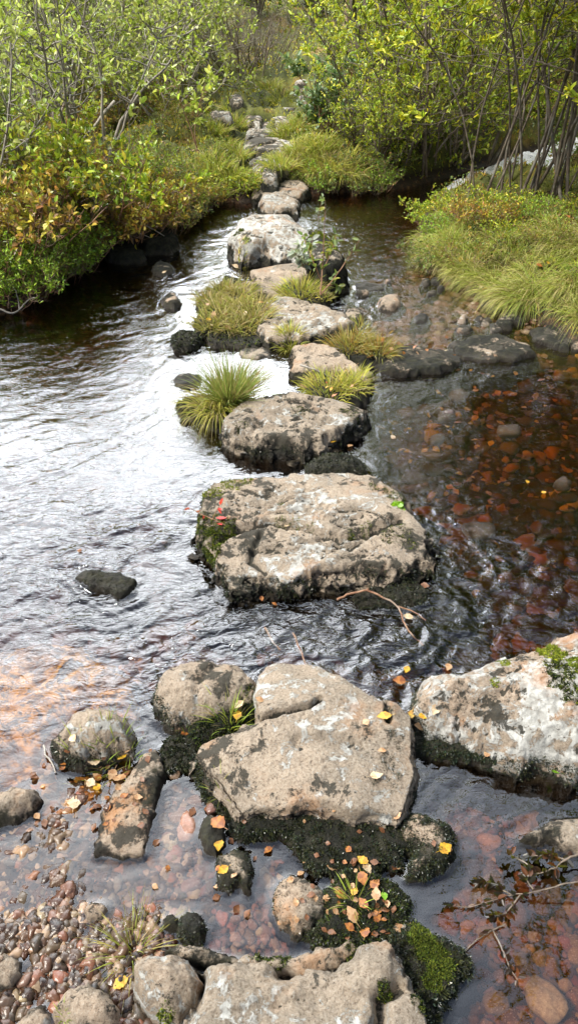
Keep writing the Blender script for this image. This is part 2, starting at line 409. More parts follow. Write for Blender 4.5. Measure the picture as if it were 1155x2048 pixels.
def axis(lo, hi, step):
    o = [lo]
    while o[-1] < hi: o.append(o[-1] + step(o[-1]))
    return np.array(o)
gy = axis(-2.5, 60, lambda v: .1 if v < .2 else max(.011, v * .0075) if v < 9 else .07 + (v - 9) * .06)
gxp = axis(0, 40, lambda v: .013 if v < 1.3 else .013 + (v - 1.3) * .022)
gx = np.concatenate([-gxp[:0:-1], gxp])
X, Y = np.meshgrid(gx, gy)
Z = H(X, Y)
ground = mk('ground', np.stack([X, Y, Z], -1), grid_faces(len(gx), len(gy)), MGROUND, smooth=True)
tag(ground, kind='structure')

# ------------------------------------------------------------------ rocks
RP = []
RG = []      # height grids of built rocks: (x0,y0,step,Z,zmin)
def rock_top(x, y, grids=None):
    x = np.asarray(x, float); y = np.asarray(y, float)
    z = np.full(x.shape, -9.0)
    for (x0, y0, st, ZZ) in (RG if grids is None else grids):
        u = (x - x0) / st; v = (y - y0) / st
        ny, nx = ZZ.shape
        ok = (u >= 0) & (v >= 0) & (u < nx - 1) & (v < ny - 1)
        if not ok.any(): continue
        ui = np.clip(u.astype(int), 0, nx - 2); vi = np.clip(v.astype(int), 0, ny - 2); fu = u - ui; fv = v - vi
        zz = ZZ[vi, ui] * (1 - fu) * (1 - fv) + ZZ[vi, ui + 1] * fu * (1 - fv) + ZZ[vi + 1, ui] * (1 - fu) * fv + ZZ[vi + 1, ui + 1] * fu * fv
        z = np.where(ok, np.maximum(z, zz), z)
    return z
def top(x, y, water=False):
    z = np.maximum(H(x, y), rock_top(x, y))
    return np.maximum(z, 0.0) if water else z
def hit(px, py, water=True):
    a = (px - 577.5) / FPX; b = (1024.0 - py) / FPX
    d = np.array([a, cP + b * sP, -sP + b * cP])
    t0 = (1.0 - CAMZ) / d[2] if d[2] < -.02 else 0.5
    t1 = min((-.3 - CAMZ) / d[2] if d[2] < 0 else 40., 40.)
    for k in range(2):
        t = np.linspace(t0, t1, 110)
        p = np.array([[0], [0], [CAMZ]]) + d[:, None] * t
        s = top(p[0], p[1], water) - p[2]
        i = int(np.argmax(s > 0)) if (s > 0).any() else len(t) - 1
        t0, t1 = t[max(i - 1, 0)], t[i]
    return np.array([d[0] * t1, d[1] * t1, CAMZ + d[2] * t1])

def rock(name, label, poly, h, hr=None, r=.04, k=5, cuts=7, tilt=(0, 0), cracks=(), col=(.45, .6, .12, .5), rough=1.0, seed=None, group=None, cat='rock', land=False, step=None, belt=None, jag=1.0, strata=1.0, base=None):
    seed = len(RG) * 3 + 1 if seed is None else seed
    hr = .45 * h if hr is None else hr
    c0 = np.mean(poly, 0)
    z0 = 0.0
    if land:
        g = unproj(c0[0], c0[1], .2); g = hit(c0[0], c0[1] + 4, False); z0 = g[2] - .0
    zp = z0 + h - hr * .5
    P = U2(poly, zp)
    cen = P.mean(0); dist = math.hypot(cen[0], cen[1])
    st = step or max(.0034, dist * .0021)
    drop = h + .14
    k0 = min(k, 1.9)
    fl = drop / k0 + .04
    lo = P.min(0) - fl; hi = P.max(0) + fl
    x = np.arange(lo[0], hi[0] + st, st); y = np.arange(lo[1], hi[1] + st, st)
    XX, YY = np.meshgrid(x, y)
    s = sdist(XX, YY, P)
    size = math.sqrt(np.prod(P.max(0) - P.min(0)))
    f0 = 2.2 / size
    s = s + (fbm(XX * f0 * 2, YY * f0 * 2, seed, 5, seed, .6) * .055 * size + fbm(XX * 30, YY * 30, seed, 3, seed + 3) * .002) * jag
    a = np.clip(s / r, 0, 1)
    T = z0 + h + tilt[0] * (XX - cen[0]) + tilt[1] * (YY - cen[1])
    T = T - hr * (1 - np.sqrt(np.maximum(1 - (1 - a)**2, 0)))
    big = fbm(XX * f0, YY * f0, seed + .3, 4, seed + 5) * .10 * size
    # ridges running across the stone, and weathered pits
    q = YY + .35 * fbm(XX * 3, YY * 3, 0, 3, seed + 6) * .5
    rid = 1 - np.abs(fbm(XX * 3.2, q * 13, 0, 4, seed + 7)) * 2
    pit = sstep(.12, .38, fbm(XX * 22, YY * 30, 0, 3, seed + 8))
    fine = fbm(XX * 55, YY * 55, 0, 3, seed + 9)
    env = sstep(-.01, .06, s)
    blk = np.floor(fbm(XX * 5, q * 9, seed, 4, seed + 15) * 5 + .5) / 5 * .012
    T = T + (big * .30 + (rid - .6) * .008 * strata + blk * strata - pit * .0035 + fine * .0028 + fbm(XX * 130, YY * 130, 0, 2, seed + 16) * .0012) * rough * (.35 + .65 * env)
    rs = np.random.RandomState(seed + 77)
    for _ in range(cuts):
        an = rs.uniform(0, 6.28); dx, dy = math.cos(an), math.sin(an); e = np.max((P - cen) @ np.array([dx, dy]))
        sl_ = rs.uniform(.12, .55); cut = z0 + h + rs.uniform(-.004, .008) + sl_ * (e * rs.uniform(.45, .92) - ((XX - cen[0]) * dx + (YY - cen[1]) * dy))
        cut = cut + fbm(XX * 18, YY * 18, 0, 3, seed + 30) * .004
        T = np.where(s > -.01, np.minimum(T, np.maximum(cut, z0 + h * .45)), T)
    for cr in cracks:
        L = U2(cr[0], z0 + h); d = pdist(XX, YY, L) + fbm(XX * 20, YY * 20, 0, 3, seed + 4) * .006
        T = T - cr[1] * np.exp(-(d / cr[2])**2)
    kk = k * (1 + .3 * fbm(XX * 5, YY * 5, 0, 3, seed + 10))
    TT = T + np.minimum(s, 0) * kk
    T = T + np.minimum(s, 0) * k0
    bl = T.copy()
    for _ in range(3):
        kx = max(1, int(round(.008 / st))); bl = (np.roll(bl, kx, 0) + np.roll(bl, -kx, 0) + np.roll(bl, kx, 1) + np.roll(bl, -kx, 1) + bl) / 5
    crev = sstep(.0012, .006, bl - T) * sstep(-.004, .01, s)
    zm = z0 - .13 if land else min(-.10, float(H(cen[0:1], cen[1:2])[0]) - .06)
    wob = sstep(.004, -.02, s)
    gsy, gsx = np.gradient(s, st); gl_ = np.hypot(gsx, gsy) + 1e-6
    off = (fbm(XX * 4, YY * 4, T * 30, 4, seed + 12) * .013 + fbm(XX * 17, YY * 17, T * 22, 4, seed + 13) * .008) * wob * min(1.5, size / .5)
    pull = np.maximum(-s, 0) * (1 - k0 / kk)
    VX = XX - gsx / gl_ * (off - pull); VY = YY - gsy / gl_ * (off - pull)
    keep = T > zm
    fm = keep[:-1, :-1] | keep[1:, :-1] | keep[:-1, 1:] | keep[1:, 1:]
    F = grid_faces(len(x), len(y), fm)
    V = np.stack([VX, VY, np.maximum(T, zm - .03)], -1).reshape(-1, 3)
    V, F, crv = compact(V, F, crev.ravel())
    org = (cen[0], cen[1], z0)
    o = mk(name, V, F, MROCK, smooth=True, loc=org, attrs={'crev': crv})
    tag(o, label, cat, group)
    o.color = (col[0], col[1], max(0, col[2] / .4 + z0 / .4) if not name.startswith('bedrock') else -1.0, col[3])
    if not land and h > 0: RP.append(P)
    G = (x[0], y[0], st, np.where(TT > zm, TT, -9)); RG.append(G);
    return o, G

# col = (lichen, warm, belt height m, blotches)
def C(l, wm, b, d): return (l, wm, b, d)
rocks = {}
def RK(key, *a, **k): rocks[key] = rock(*a, **k)
STEP = 'stepping stones crossing the stream'
RK('front', 'flat_boulder', 'broad grey beige boulder with a notched top at the bottom edge', [(385, 1990), (400, 1955), (392, 1925), (440, 1908), (490, 1920), (530, 1927), (578, 1945), (603, 1950), (653, 1935), (688, 1917), (713, 1890), (740, 1878), (773, 1877), (786, 1905), (800, 1932), (830, 1962), (850, 1995), (852, 2040), (860, 2100), (700, 2180), (420, 2150), (340, 2080)], .12, r=.05, tilt=(.03, -.10), col=C(.42, .45, .02, .42), cat='boulder', cracks=[([(760, 2048), (765, 1990), (800, 1960)], .05, .014), ([(400, 1940), (390, 1990), (350, 2060)], .05, .012)], k=4)
RK('lobe', 'rounded_boulder', 'rounded white and rust boulder touching the broad bottom boulder', [(262, 1925), (272, 1908), (310, 1900), (352, 1898), (385, 1918), (402, 1955), (390, 1995), (355, 2040), (322, 2030), (290, 2000), (268, 1962)], .13, hr=.09, r=.09, col=C(.6, .7, .02, .4), cat='boulder', k=4)
RK('ledge_a', 'rock_ledge', 'thin mossy ledge behind the notch of the bottom boulder', [(330, 1892), (380, 1884), (430, 1900), (500, 1912), (590, 1912), (640, 1890), (700, 1880), (712, 1893), (680, 1925), (600, 1950), (500, 1940), (380, 1915)], .055, r=.03, col=C(.3, .6, .025, .8), cat='rock')
RK('slab', 'stepping_stone', 'wide angular beige slab with a crack and yellow birch leaves', [(392, 1497), (400, 1480), (440, 1468), (475, 1455), (515, 1432), (512, 1400), (514, 1345), (530, 1322), (578, 1318), (638, 1330), (690, 1355), (743, 1383), (785, 1405), (820, 1432), (826, 1480), (820, 1540), (812, 1590), (795, 1622), (743, 1616), (693, 1617), (628, 1602), (560, 1610), (485, 1600), (450, 1558), (405, 1515)], .115, hr=.016, r=.014, k=7, tilt=(.02, .04), col=C(.42, .55, .012, .64), group=STEP, cat='stepping stone',
   cracks=[([(500, 1438), (545, 1426), (578, 1420), (618, 1414), (640, 1398)], .05, .006), ([(702, 1355), (740, 1385), (770, 1400), (778, 1440)], .03, .006), ([(600, 1480), (650, 1478), (720, 1490)], .015, .02)], rough=.7, strata=.7, jag=.5, step=.0030)
RK('lichenrock', 'rounded_rock', 'rounded lichen speckled stone beside the grass tuft and wide slab', [(304, 1365), (320, 1345), (365, 1325), (410, 1318), (455, 1324), (500, 1345), (517, 1365), (508, 1400), (470, 1420), (430, 1432), (380, 1432), (330, 1428), (308, 1400)], .12, hr=.09, r=.08, col=C(.5, .6, .045, .5), k=5)
RK('round_dark', 'rounded_rock', 'grey brown domed stone with a round tan leaf on it', [(118, 1455), (140, 1428), (175, 1412), (215, 1412), (252, 1425), (270, 1450), (262, 1480), (205, 1500), (160, 1512), (112, 1505), (98, 1480)], .12, hr=.11, r=.09, col=C(.45, .6, .03, .75), k=4)
RK('tanleft', 'rounded_rock', 'small tan stone at the left edge of the pebble bed', [(-20, 1592), (35, 1572), (72, 1575), (80, 1592), (66, 1612), (25, 1630), (-20, 1640)], .06, hr=.05, r=.04, col=C(.3, .8, .012, .5))
RK('ridge', 'ridge_rock', 'long rusty ridge of stone slanting out of the shallows', [(262, 1548), (285, 1510), (312, 1500), (322, 1530), (316, 1580), (302, 1640), (290, 1700), (235, 1710), (190, 1705), (195, 1655), (215, 1600)], .035, hr=.025, r=.03, tilt=(0, .08), col=C(.2, 1.0, .012, .7))
RK('bigright', 'large_boulder', 'large white lichen covered boulder rising out of the right edge', [(824, 1400), (836, 1350), (870, 1328), (905, 1322), (955, 1318), (1005, 1300), (1055, 1285), (1108, 1270), (1170, 1262), (1300, 1270), (1340, 1400), (1250, 1500), (1155, 1510), (1100, 1500), (1055, 1492), (1000, 1470), (950, 1450), (900, 1445), (855, 1440)], .20, hr=.17, r=.26, k=4, tilt=(.05, .02), col=C(.85, 1.0, .012, .42), cat='boulder', rough=.8)
RK('bigfoot', 'mossy_shelf', 'dark moss covered shelf below the large white boulder', [(828, 1450), (860, 1445), (940, 1452), (1000, 1475), (1060, 1500), (1120, 1510), (1200, 1515), (1190, 1540), (1090, 1528), (1000, 1520), (900, 1500), (850, 1500), (822, 1490)], .045, r=.03, col=C(0, .2, .2, .9), cat='rock')
RK('main', 'stepping_stone', 'big square topped stone with moss patches amid the stream', [(402, 1000), (425, 962), (460, 950), (501, 953), (579, 946), (662, 944), (735, 946), (770, 962), (806, 990), (815, 1025), (844, 1057), (860, 1085), (852, 1105), (805, 1124), (735, 1132), (641, 1134), (560, 1140), (500, 1150), (452, 1160), (436, 1115), (410, 1070), (396, 1030)], .10, hr=.018, r=.016, k=4.5, tilt=(.01, .02), col=C(.52, .5, .03, .62), group=STEP, cat='stepping stone', rough=1.25,
   cracks=[([(430, 1075), (480, 1050), (540, 1040), (620, 1055), (680, 1075), (740, 1060), (800, 1040)], .04, .016), ([(640, 1075), (700, 1095), (750, 1060)], .022, .012), ([(520, 1065), (500, 1110), (530, 1130)], .02, .010)])
RK('mainfront', 'submerged_rock', 'low black wet rock beside the twig under the square stone', [(695, 1190), (750, 1168), (830, 1160), (858, 1180), (852, 1200), (800, 1212), (720, 1210)], .03, hr=.03, r=.05, col=C(0, .2, .3, .9))
RK('mainback', 'mossy_rock', 'low black rock between the two largest stepping stones', [(606, 930), (640, 907), (690, 905), (726, 922), (734, 942), (690, 952), (620, 950)], .05, hr=.05, r=.06, col=C(0, .2, .3, .9))
RK('second', 'stepping_stone', 'grey lichen speckled slab overhanging the water beside the tall tuft', [(452, 835), (470, 815), (498, 800), (560, 792), (600, 787), (662, 792), (700, 801), (728, 815), (734, 832), (700, 846), (680, 862), (640, 874), (600, 882), (540, 880), (490, 872), (455, 862)], .095, hr=.024, r=.02, k=5, col=C(.5, .4, .03, .7), group=STEP, cat='stepping stone', rough=1.2)
RK('third', 'stepping_stone', 'small pinkish wedge stone between two leafy grass clumps', [(585, 694), (605, 688), (640, 688), (668, 692), (692, 712), (716, 732), (740, 748), (734, 762), (694, 748), (642, 738), (590, 733)], .09, hr=.025, r=.03, col=C(.3, .8, .05, .4), group=STEP, cat='stepping stone')
RK('fourth', 'stepping_stone', 'long grooved grey stone right of the messy grass island', [(522, 655), (526, 625), (530, 605), (545, 592), (590, 595), (620, 605), (655, 614), (690, 630), (702, 645), (672, 660), (621, 668), (575, 668), (535, 672)], .09, hr=.026, r=.03, col=C(.5, .5, .06, .5), group=STEP, cat='stepping stone', rough=1.3)
RK('fifth', 'stepping_stone', 'pale pinkish stone in front of the tallest pale boulder', [(500, 540), (520, 529), (579, 525), (618, 530), (628, 546), (592, 560), (553, 566), (512, 558)], .09, hr=.025, r=.03, col=C(.35, .7, .03, .3), group=STEP, cat='stepping stone')
RK('fiveb', 'flat_stone', 'low tan stone lying among grass below the pale pinkish stone', [(455, 566), (485, 560), (530, 568), (570, 574), (566, 590), (530, 588), (470, 578)], .07, hr=.02, r=.02, col=C(.35, .7, .03, .4))
RK('tall', 'stepping_stone', 'tallest pale boulder with white lichen on its left face', [(462, 462), (474, 444), (512, 428), (545, 420), (570, 425), (592, 444), (616, 460), (622, 476), (605, 488), (570, 488), (530, 482), (486, 484), (466, 476)], .19, hr=.06, r=.10, k=5, col=C(.82, .6, .05, .5), group=STEP, cat='stepping stone', rough=1.2)
RK('tallmoss', 'mossy_boulder', 'dark boulder with yellow moss leaning behind the willow sapling', [(615, 468), (640, 466), (665, 485), (690, 515), (686, 530), (650, 540), (618, 530), (605, 500)], .20, hr=.08, r=.07, col=C(.25, .3, .20, .9), cat='boulder')
RK('sixth', 'stepping_stone', 'rounded pale stone just before the far bank', [(518, 404), (526, 391), (558, 386), (588, 390), (597, 402), (594, 414), (565, 418), (530, 414)], .11, hr=.04, r=.05, col=C(.6, .6, .06, .55), group=STEP, cat='stepping stone')
RK('seventh', 'stepping_stone', 'flat slab forming the first step of the far bank', [(500, 374), (520, 364), (570, 359), (610, 362), (614, 374), (600, 384), (550, 384), (510, 386)], .10, hr=.025, r=.04, col=C(.5, .5, .05, .6), group=STEP, cat='stepping stone')
PS = 'stones of the path up the far bank'
for i, (lab, pl, hh) in enumerate([
    ('grooved brown stone above the flat bank step', [(506, 322), (530, 312), (562, 316), (570, 328), (545, 340), (515, 336)], .09),
    ('small brown stone below the grooved brown one', [(524, 340), (540, 334), (552, 345), (548, 352), (530, 352)], .05),
    ('dark domed stone half buried across the path', [(500, 292), (520, 279), (560, 277), (594, 284), (592, 297), (550, 300), (512, 300)], .12),
    ('pale flat stone in front of the dark domed one', [(494, 284), (512, 276), (540, 273), (548, 280), (520, 286), (500, 296)], .05),
    ('pale ribbed slab in the middle of the path', [(496, 262), (506, 253), (532, 250), (541, 260), (536, 268), (500, 270)], .08),
    ('small grey stone above the ribbed slab', [(500, 246), (512, 240), (536, 242), (538, 249), (504, 250)], .05),
    ('pale stone right of the small grey path stone', [(543, 240), (552, 233), (574, 235), (576, 244), (558, 247)], .07),
    ('grey stone left of the path near its bend', [(492, 228), (506, 224), (520, 232), (516, 240), (498, 238)], .06),
    ('long thin pale stone lying across the path bend', [(548, 216), (570, 211), (612, 211), (612, 217), (575, 220), (552, 221)], .05),
    ('white stone on the moss left of the path', [(462, 192), (472, 187), (483, 190), (482, 200), (468, 201)], .08),
    ('pale stone below the farthest path stones', [(600, 190), (610, 186), (618, 190), (616, 196), (603, 196)], .06),
    ('dark flat stone second from the far end of the path', [(595, 176), (606, 171), (617, 173), (616, 180), (597, 181)], .06),
    ('farthest white stone of the path', [(592, 163), (600, 158), (611, 160), (610, 166), (595, 167)], .06),
    ('pale stone under leaves at the left of the path', [(424, 225), (440, 219), (458, 223), (458, 232), (430, 233)], .07)]):
    hh *= .45; c_ = np.mean(pl, 0); pl = [(c_[0] + (a_ - c_[0]) * 1.22, c_[1] + (b_ - c_[1]) * 1.15) for a_, b_ in pl]
    RK('p%d' % i, 'path_stone', lab, pl, hh, hr=hh * .35, r=.02, land=True, col=C(.65, .25, -.05, .9), group=PS, cat='path stone', step=.018, jag=.7, k=4, rough=.7)
RK('bedrock', 'bedrock_slab', 'amber bedrock slab just under the ripples at the left edge', [(-80, 1330), (60, 1290), (160, 1300), (270, 1360), (265, 1415), (180, 1405), (110, 1430), (85, 1480), (90, 1560), (40, 1570), (-80, 1590)], -.026, hr=.03, r=.08, col=C(.1, 1.0, 0, .75), k=1.5)
rocks['bedrock'][0].data.materials[0] = MBED
for i, (nm, lab, pl, hh, cc) in enumerate([
    ('black_rock', 'jagged black rock alone in the open ripples', [(150, 1150), (165, 1138), (215, 1143), (240, 1142), (268, 1158), (262, 1176), (235, 1186), (215, 1176), (180, 1165)], .03, C(0, 0, .3, .9)),
    ('small_rock', 'small wet pointed rock with a tan cap in the left stream', [(326, 592), (340, 583), (352, 588), (359, 599), (345, 606), (328, 602)], .08, C(.2, 1, .05, .5)),
    ('mossy_rock', 'dark mossy rock at the left tip of the grass island', [(340, 672), (362, 663), (398, 664), (405, 678), (380, 690), (348, 692)], .06, C(0, .2, .3, .8)),
    ('small_rock', 'dark and white flat rock near the tall grass tuft', [(350, 752), (364, 745), (400, 749), (398, 762), (370, 767), (350, 763)], .05, C(.6, .3, .03, .9)),
    ('small_rock', 'tiny black rock above the dark and white flat one', [(338, 714), (350, 712), (360, 716), (350, 720)], .012, C(0, .2, .3, .9)),
    ('mossy_rock', 'black mossy mound under the tall grass tuft', [(352, 805), (372, 790), (420, 788), (480, 788), (515, 800), (500, 830), (450, 852), (430, 850), (400, 835), (360, 822)], .05, C(0, .2, .3, .9)),
    ('small_rock', 'rounded dark rock right of the grooved grey stone', [(690, 620), (705, 615), (722, 618), (728, 630), (715, 641), (695, 636)], .07, C(.4, .3, .05, .8)),
    ('pink_rock', 'pink stone showing in the riffle', [(760, 598), (775, 588), (795, 590), (798, 603), (780, 611), (762, 608)], .07, C(.3, 1, .0, .15)),
    ('small_rock', 'low dark rock upstream of the pink one', [(708, 568), (730, 562), (765, 566), (768, 577), (735, 580), (712, 575)], .03, C(0, .2, .3, .9)),
    ('small_rock', 'small black rock standing in the riffle', [(830, 630), (842, 624), (854, 629), (850, 641), (834, 640)], .04, C(0, .2, .3, .9)),
    ('small_rock', 'small dark rock under the left bank with a tan leaf', [(306, 530), (320, 521), (340, 524), (344, 536), (325, 543), (308, 540)], .07, C(.1, .5, .06, .9)),
    ('bank_boulder', 'dark wedge boulder at the foot of the left bank', [(212, 502), (232, 487), (262, 486), (288, 505), (280, 514), (240, 516), (215, 512)], .13, C(.1, .2, .12, .9)),
    ('bank_boulder', 'black boulder under the overhanging heather', [(268, 480), (280, 462), (320, 458), (352, 465), (358, 482), (340, 494), (290, 494)], .16, C(.1, .2, .3, .9)),
    ('shelf_rock', 'flat leaf strewn shelf with rusty patches beside the grass clump', [(745, 708), (790, 692), (850, 690), (905, 695), (918, 710), (905, 730), (850, 738), (800, 745), (760, 738)], .04, C(.3, .9, .045, 1.0)),
    ('shelf_rock', 'low grooved rock bar right of the leaf strewn shelf', [(905, 690), (940, 672), (1000, 668), (1055, 685), (1068, 702), (1020, 715), (960, 716), (915, 706)], .035, C(.2, .6, .045, 1.0)),
    ('shelf_rock', 'wet dark stone between right bank grass and shallow bar', [(1060, 655), (1100, 650), (1150, 665), (1165, 685), (1110, 690), (1070, 675)], .03, C(.1, .4, .05, 1.0)),
    ('small_rock', 'dark rock under the tip of the right bank', [(962, 590), (985, 575), (1010, 588), (1015, 605), (990, 612), (968, 604)], .07, C(.2, .3, .06, .8)),
    ('small_rock', 'pale stone at the bank foot above the leaf', [(1000, 625), (1025, 618), (1050, 630), (1040, 642), (1010, 640)], .05, C(.3, .6, .03, .6)),
    ('mossy_apron', 'black wet moss shelf in front of the wide angular slab', [(470, 1610), (500, 1600), (620, 1610), (700, 1625), (790, 1625), (830, 1635), (820, 1690), (780, 1720), (750, 1745), (690, 1740), (640, 1735), (600, 1700), (560, 1665), (500, 1668), (450, 1650)], .045, C(0, .3, .3, .9)),
    ('mossy_stone', 'mossy stone with a yellow leaf below the slab corner', [(790, 1640), (830, 1625), (875, 1635), (905, 1655), (910, 1700), (890, 1730), (850, 1745), (815, 1742), (830, 1700), (790, 1690)], .06, C(.1, .9, .045, .9)),
    ('brown_rock', 'rounded rusty brown stone in the foreground shallows', [(545, 1790), (555, 1760), (582, 1743), (620, 1755), (660, 1790), (650, 1830), (620, 1855), (590, 1865), (560, 1840), (546, 1815)], .06, C(.05, 1, .0, .9)),
    ('mossy_mound', 'black mossy ground between the rusty stone and the leaf pile', [(640, 1790), (690, 1740), (740, 1745), (790, 1765), (815, 1790), (810, 1830), (780, 1870), (700, 1880), (630, 1880), (610, 1860), (650, 1830)], .045, C(0, .4, .3, .9)),
    ('mossy_mound', 'green moss cushion fringed with black beside the bottom boulder', [(785, 1870), (830, 1845), (880, 1868), (925, 1890), (935, 1925), (905, 1960), (880, 2010), (868, 2060), (830, 1985), (790, 1925), (775, 1890)], .05, C(0, .2, .3, .5)),
    ('dark_rock', 'dark wet rock holding a yellow leaf in the shallows', [(435, 1715), (470, 1695), (495, 1700), (502, 1735), (495, 1775), (480, 1755), (455, 1770), (435, 1760)], .04, C(.05, .5, .06, .9)),
    ('dark_rock', 'brown wet rock under the upright curled leaf', [(405, 1635), (425, 1625), (445, 1640), (448, 1680), (430, 1700), (410, 1690), (400, 1660)], .04, C(.05, .9, .04, .9)),
    ('dark_rock', 'black knobbly rock left of the red pebble', [(355, 1835), (372, 1820), (395, 1820), (406, 1845), (400, 1870), (375, 1873), (358, 1860)], .05, C(.2, .2, .1, .9)),
    ('dark_rock', 'smaller black rock joined to the knobbly one', [(328, 1828), (342, 1822), (356, 1832), (355, 1848), (338, 1850), (327, 1842)], .04, C(.1, .2, .1, .9)),
    ('brown_rock', 'large reddish stone at the bottom left corner', [(100, 2020), (130, 1975), (175, 1962), (215, 1980), (235, 2010), (230, 2055), (150, 2075)], .06, C(.15, 1, -.02, .45)),
    ('pink_rock', 'pale pink stone cut by the bottom edge', [(32, 2045), (60, 2020), (80, 2012), (92, 2030), (85, 2060), (35, 2070)], .05, C(.4, 1, -.02, .1)),
    ('brown_rock', 'flat brown stone at the left edge near the bottom', [(-20, 1915), (10, 1905), (34, 1915), (36, 1945), (20, 1968), (-20, 1970)], .04, C(.2, .9, -.02, .5)),
    ('brown_rock', 'olive brown oval pebble stone amid the gravel', [(166, 1815), (180, 1802), (202, 1801), (210, 1812), (200, 1828), (178, 1832)], .03, C(.3, .8, -.02, .5)),
    ('dark_rock', 'wet black rock at the right edge beside the dark twigs', [(1045, 1670), (1080, 1655), (1110, 1635), (1165, 1632), (1175, 1690), (1130, 1690), (1095, 1670), (1070, 1680)], .035, C(.3, .3, .02, .9)),
    ('moss_bank', 'mossy wedge between the lichen stone and the slab', [(385, 1440), (430, 1425), (480, 1405), (516, 1398), (540, 1425), (500, 1450), (440, 1475), (405, 1485), (380, 1470)], .07, C(0, .2, .3, .6)),
    ('moss_bank', 'dark moss strip left of the slab tip', [(315, 1490), (350, 1470), (395, 1480), (400, 1510), (430, 1545), (470, 1600), (450, 1640), (410, 1580), (380, 1530), (330, 1535)], .03, C(0, .3, .3, .8)),
    ('grass_island', 'earthy islet under the messy grass beside the grooved stone', [(400, 600), (420, 575), (455, 550), (500, 560), (545, 590), (530, 640), (530, 680), (480, 685), (420, 680), (395, 655)], .06, C(0, .3, .3, .6)),
    ('grass_island', 'earthy islet under the grass in front of the pale pinkish stone', [(555, 580), (590, 562), (640, 565), (662, 585), (655, 608), (620, 606), (580, 598)], .08, C(0, .3, .3, .6)),
    ('grass_island', 'earthy islet under the leafy clump beside the wedge stone', [(650, 680), (700, 665), (760, 680), (790, 695), (770, 720), (720, 722), (690, 708)], .05, C(0, .3, .3, .6)),
    ('grass_island', 'earthy islet under the grass below the wedge stone', [(610, 765), (650, 745), (700, 752), (740, 765), (735, 800), (680, 805), (620, 795)], .06, C(0, .3, .3, .6)),
    ('small_rock', 'mossy stones below the grass island', [(478, 700), (500, 692), (538, 694), (540, 712), (500, 716), (482, 712)], .03, C(.2, .4, .02, .9))]):
    if nm in ('small_rock', 'bank_boulder', 'pink_rock'): hh *= .55
    RK('s%d' % i, nm, lab, pl, hh, hr=hh * (.8 if hh > .05 else .5), r=max(.03, hh * .8), col=cc, k=(1.5 if nm in ('small_rock', 'bank_boulder', 'pink_rock') else 4), rough=(.45 if 'mossy' in nm or 'moss_' in nm or 'shelf' in nm else 1.0), cat='rock' if 'island' not in nm and 'mo' not in nm[:2] else 'mossy mound')
rsd = np.random.RandomState(31)
for i in range(26):
    px = rsd.uniform(880, 1165) if i < 17 else rsd.uniform(700, 900); py = 640 + (px - 880) * .12 + rsd.uniform(-22, 55) if i < 17 else rsd.uniform(560, 660); rx = rsd.uniform(7, 20); ry = rx * rsd.uniform(.4, .7); an = np.linspace(0, 2 * np.pi, 9)[:-1]
    if px < 820 and py > 590: continue
    RK('q%d' % i, 'wet_stone', 'small dark wet stone in the riffle between the grass bank and the rusty shelf', [(px + rx * math.cos(t) * rsd.uniform(.7, 1.2), py + ry * math.sin(t) * rsd.uniform(.7, 1.2)) for t in an], rsd.uniform(.015, .045), hr=.02, r=.03, col=C(rsd.uniform(0, .4), rsd.uniform(.2, 1), .03, 1.0), k=3, group='dark wet stones in the riffle', cuts=4)
# ------------------------------------------------------------------ water
RIP = [((120, 760), .6, .6), ((250, 850), .35, .4), ((60, 1200), .5, 1.5), ((250, 1300), .3, 1.5), ((60, 1430), .3, .35), ((650, 1260), .35, 1.6), ((1000, 1150), .45, 1.3), ((900, 1000), .25, .7), ((800, 920), .2, .12), ((1050, 900), .4, .3),
       ((800, 500), .8, .9), ((880, 620), .6, 1.1), ((420, 540), .8, .6), ((300, 640), .6, .5), ((820, 790), .3, .6), ((450, 740), .3, .25), ((1000, 1600), .2, .12), ((1050, 1850), .4, .05), ((450, 1800), .3, .05), ((900, 1540), .1, .8),
       ((200, 1600), .2, .12), ((50, 700), .5, .8), ((-200, 1000), .8, .6), ((540, 930), .2, .3), ((300, 1480), .1, .1), ((100, 1650), .3, .08), ((150, 1900), .3, .05), ((700, 1700), .2, .1)]
RIPW = [(unproj(p[0], p[1])[:2], r, d) for p, r, d in RIP]
wy = axis(-2.0, 7.6, lambda v: .08 if v < .25 else max(.0065, v * .0042))
wxp = axis(0, 4.8, lambda v: .0085 if v < 1.0 else .0085 + (v - 1.0) * .018)
wx = np.concatenate([-wxp[:0:-1], wxp])
X, Y = np.meshgrid(wx, wy)
wsum = np.full(X.shape, 1e-3); rsum = np.full(X.shape, 4e-4)
for (c, r, d) in RIPW:
    ww = np.exp(-((X - c[0])**2 + (Y - c[1])**2) / (r * r)); wsum += ww; rsum += ww * d
rip = rsum / wsum * (1 + .8 * np.clip(fbm(X * 2.5, Y * 2.5, 0, 2, 71), -.7, .7))
wxx = X + fbm(X * 3, Y * 3, 0, 3, 61) * .10; wyy = Y + fbm(X * 3, Y * 3, 5, 3, 62) * .10
ua = wxx * .85 + wyy * .5; va = -wxx * .5 + wyy * .85
rz = noise(ua * 6, va * 13, 0, 63) * .0044 + noise(ua * 17 + 3, va * 30, 1.5, 64) * .0040 + noise(wxx * 34, wyy * 46, 1.5, 68) * .0009
rz = rz * np.clip(rip, .03, 1.8) * sstep(6.9, 5.5, Y) * 1.0 + fbm(X * 2, Y * 2, 0, 2, 65) * .0012 * rip
dmin = np.full(X.shape, 1.0)
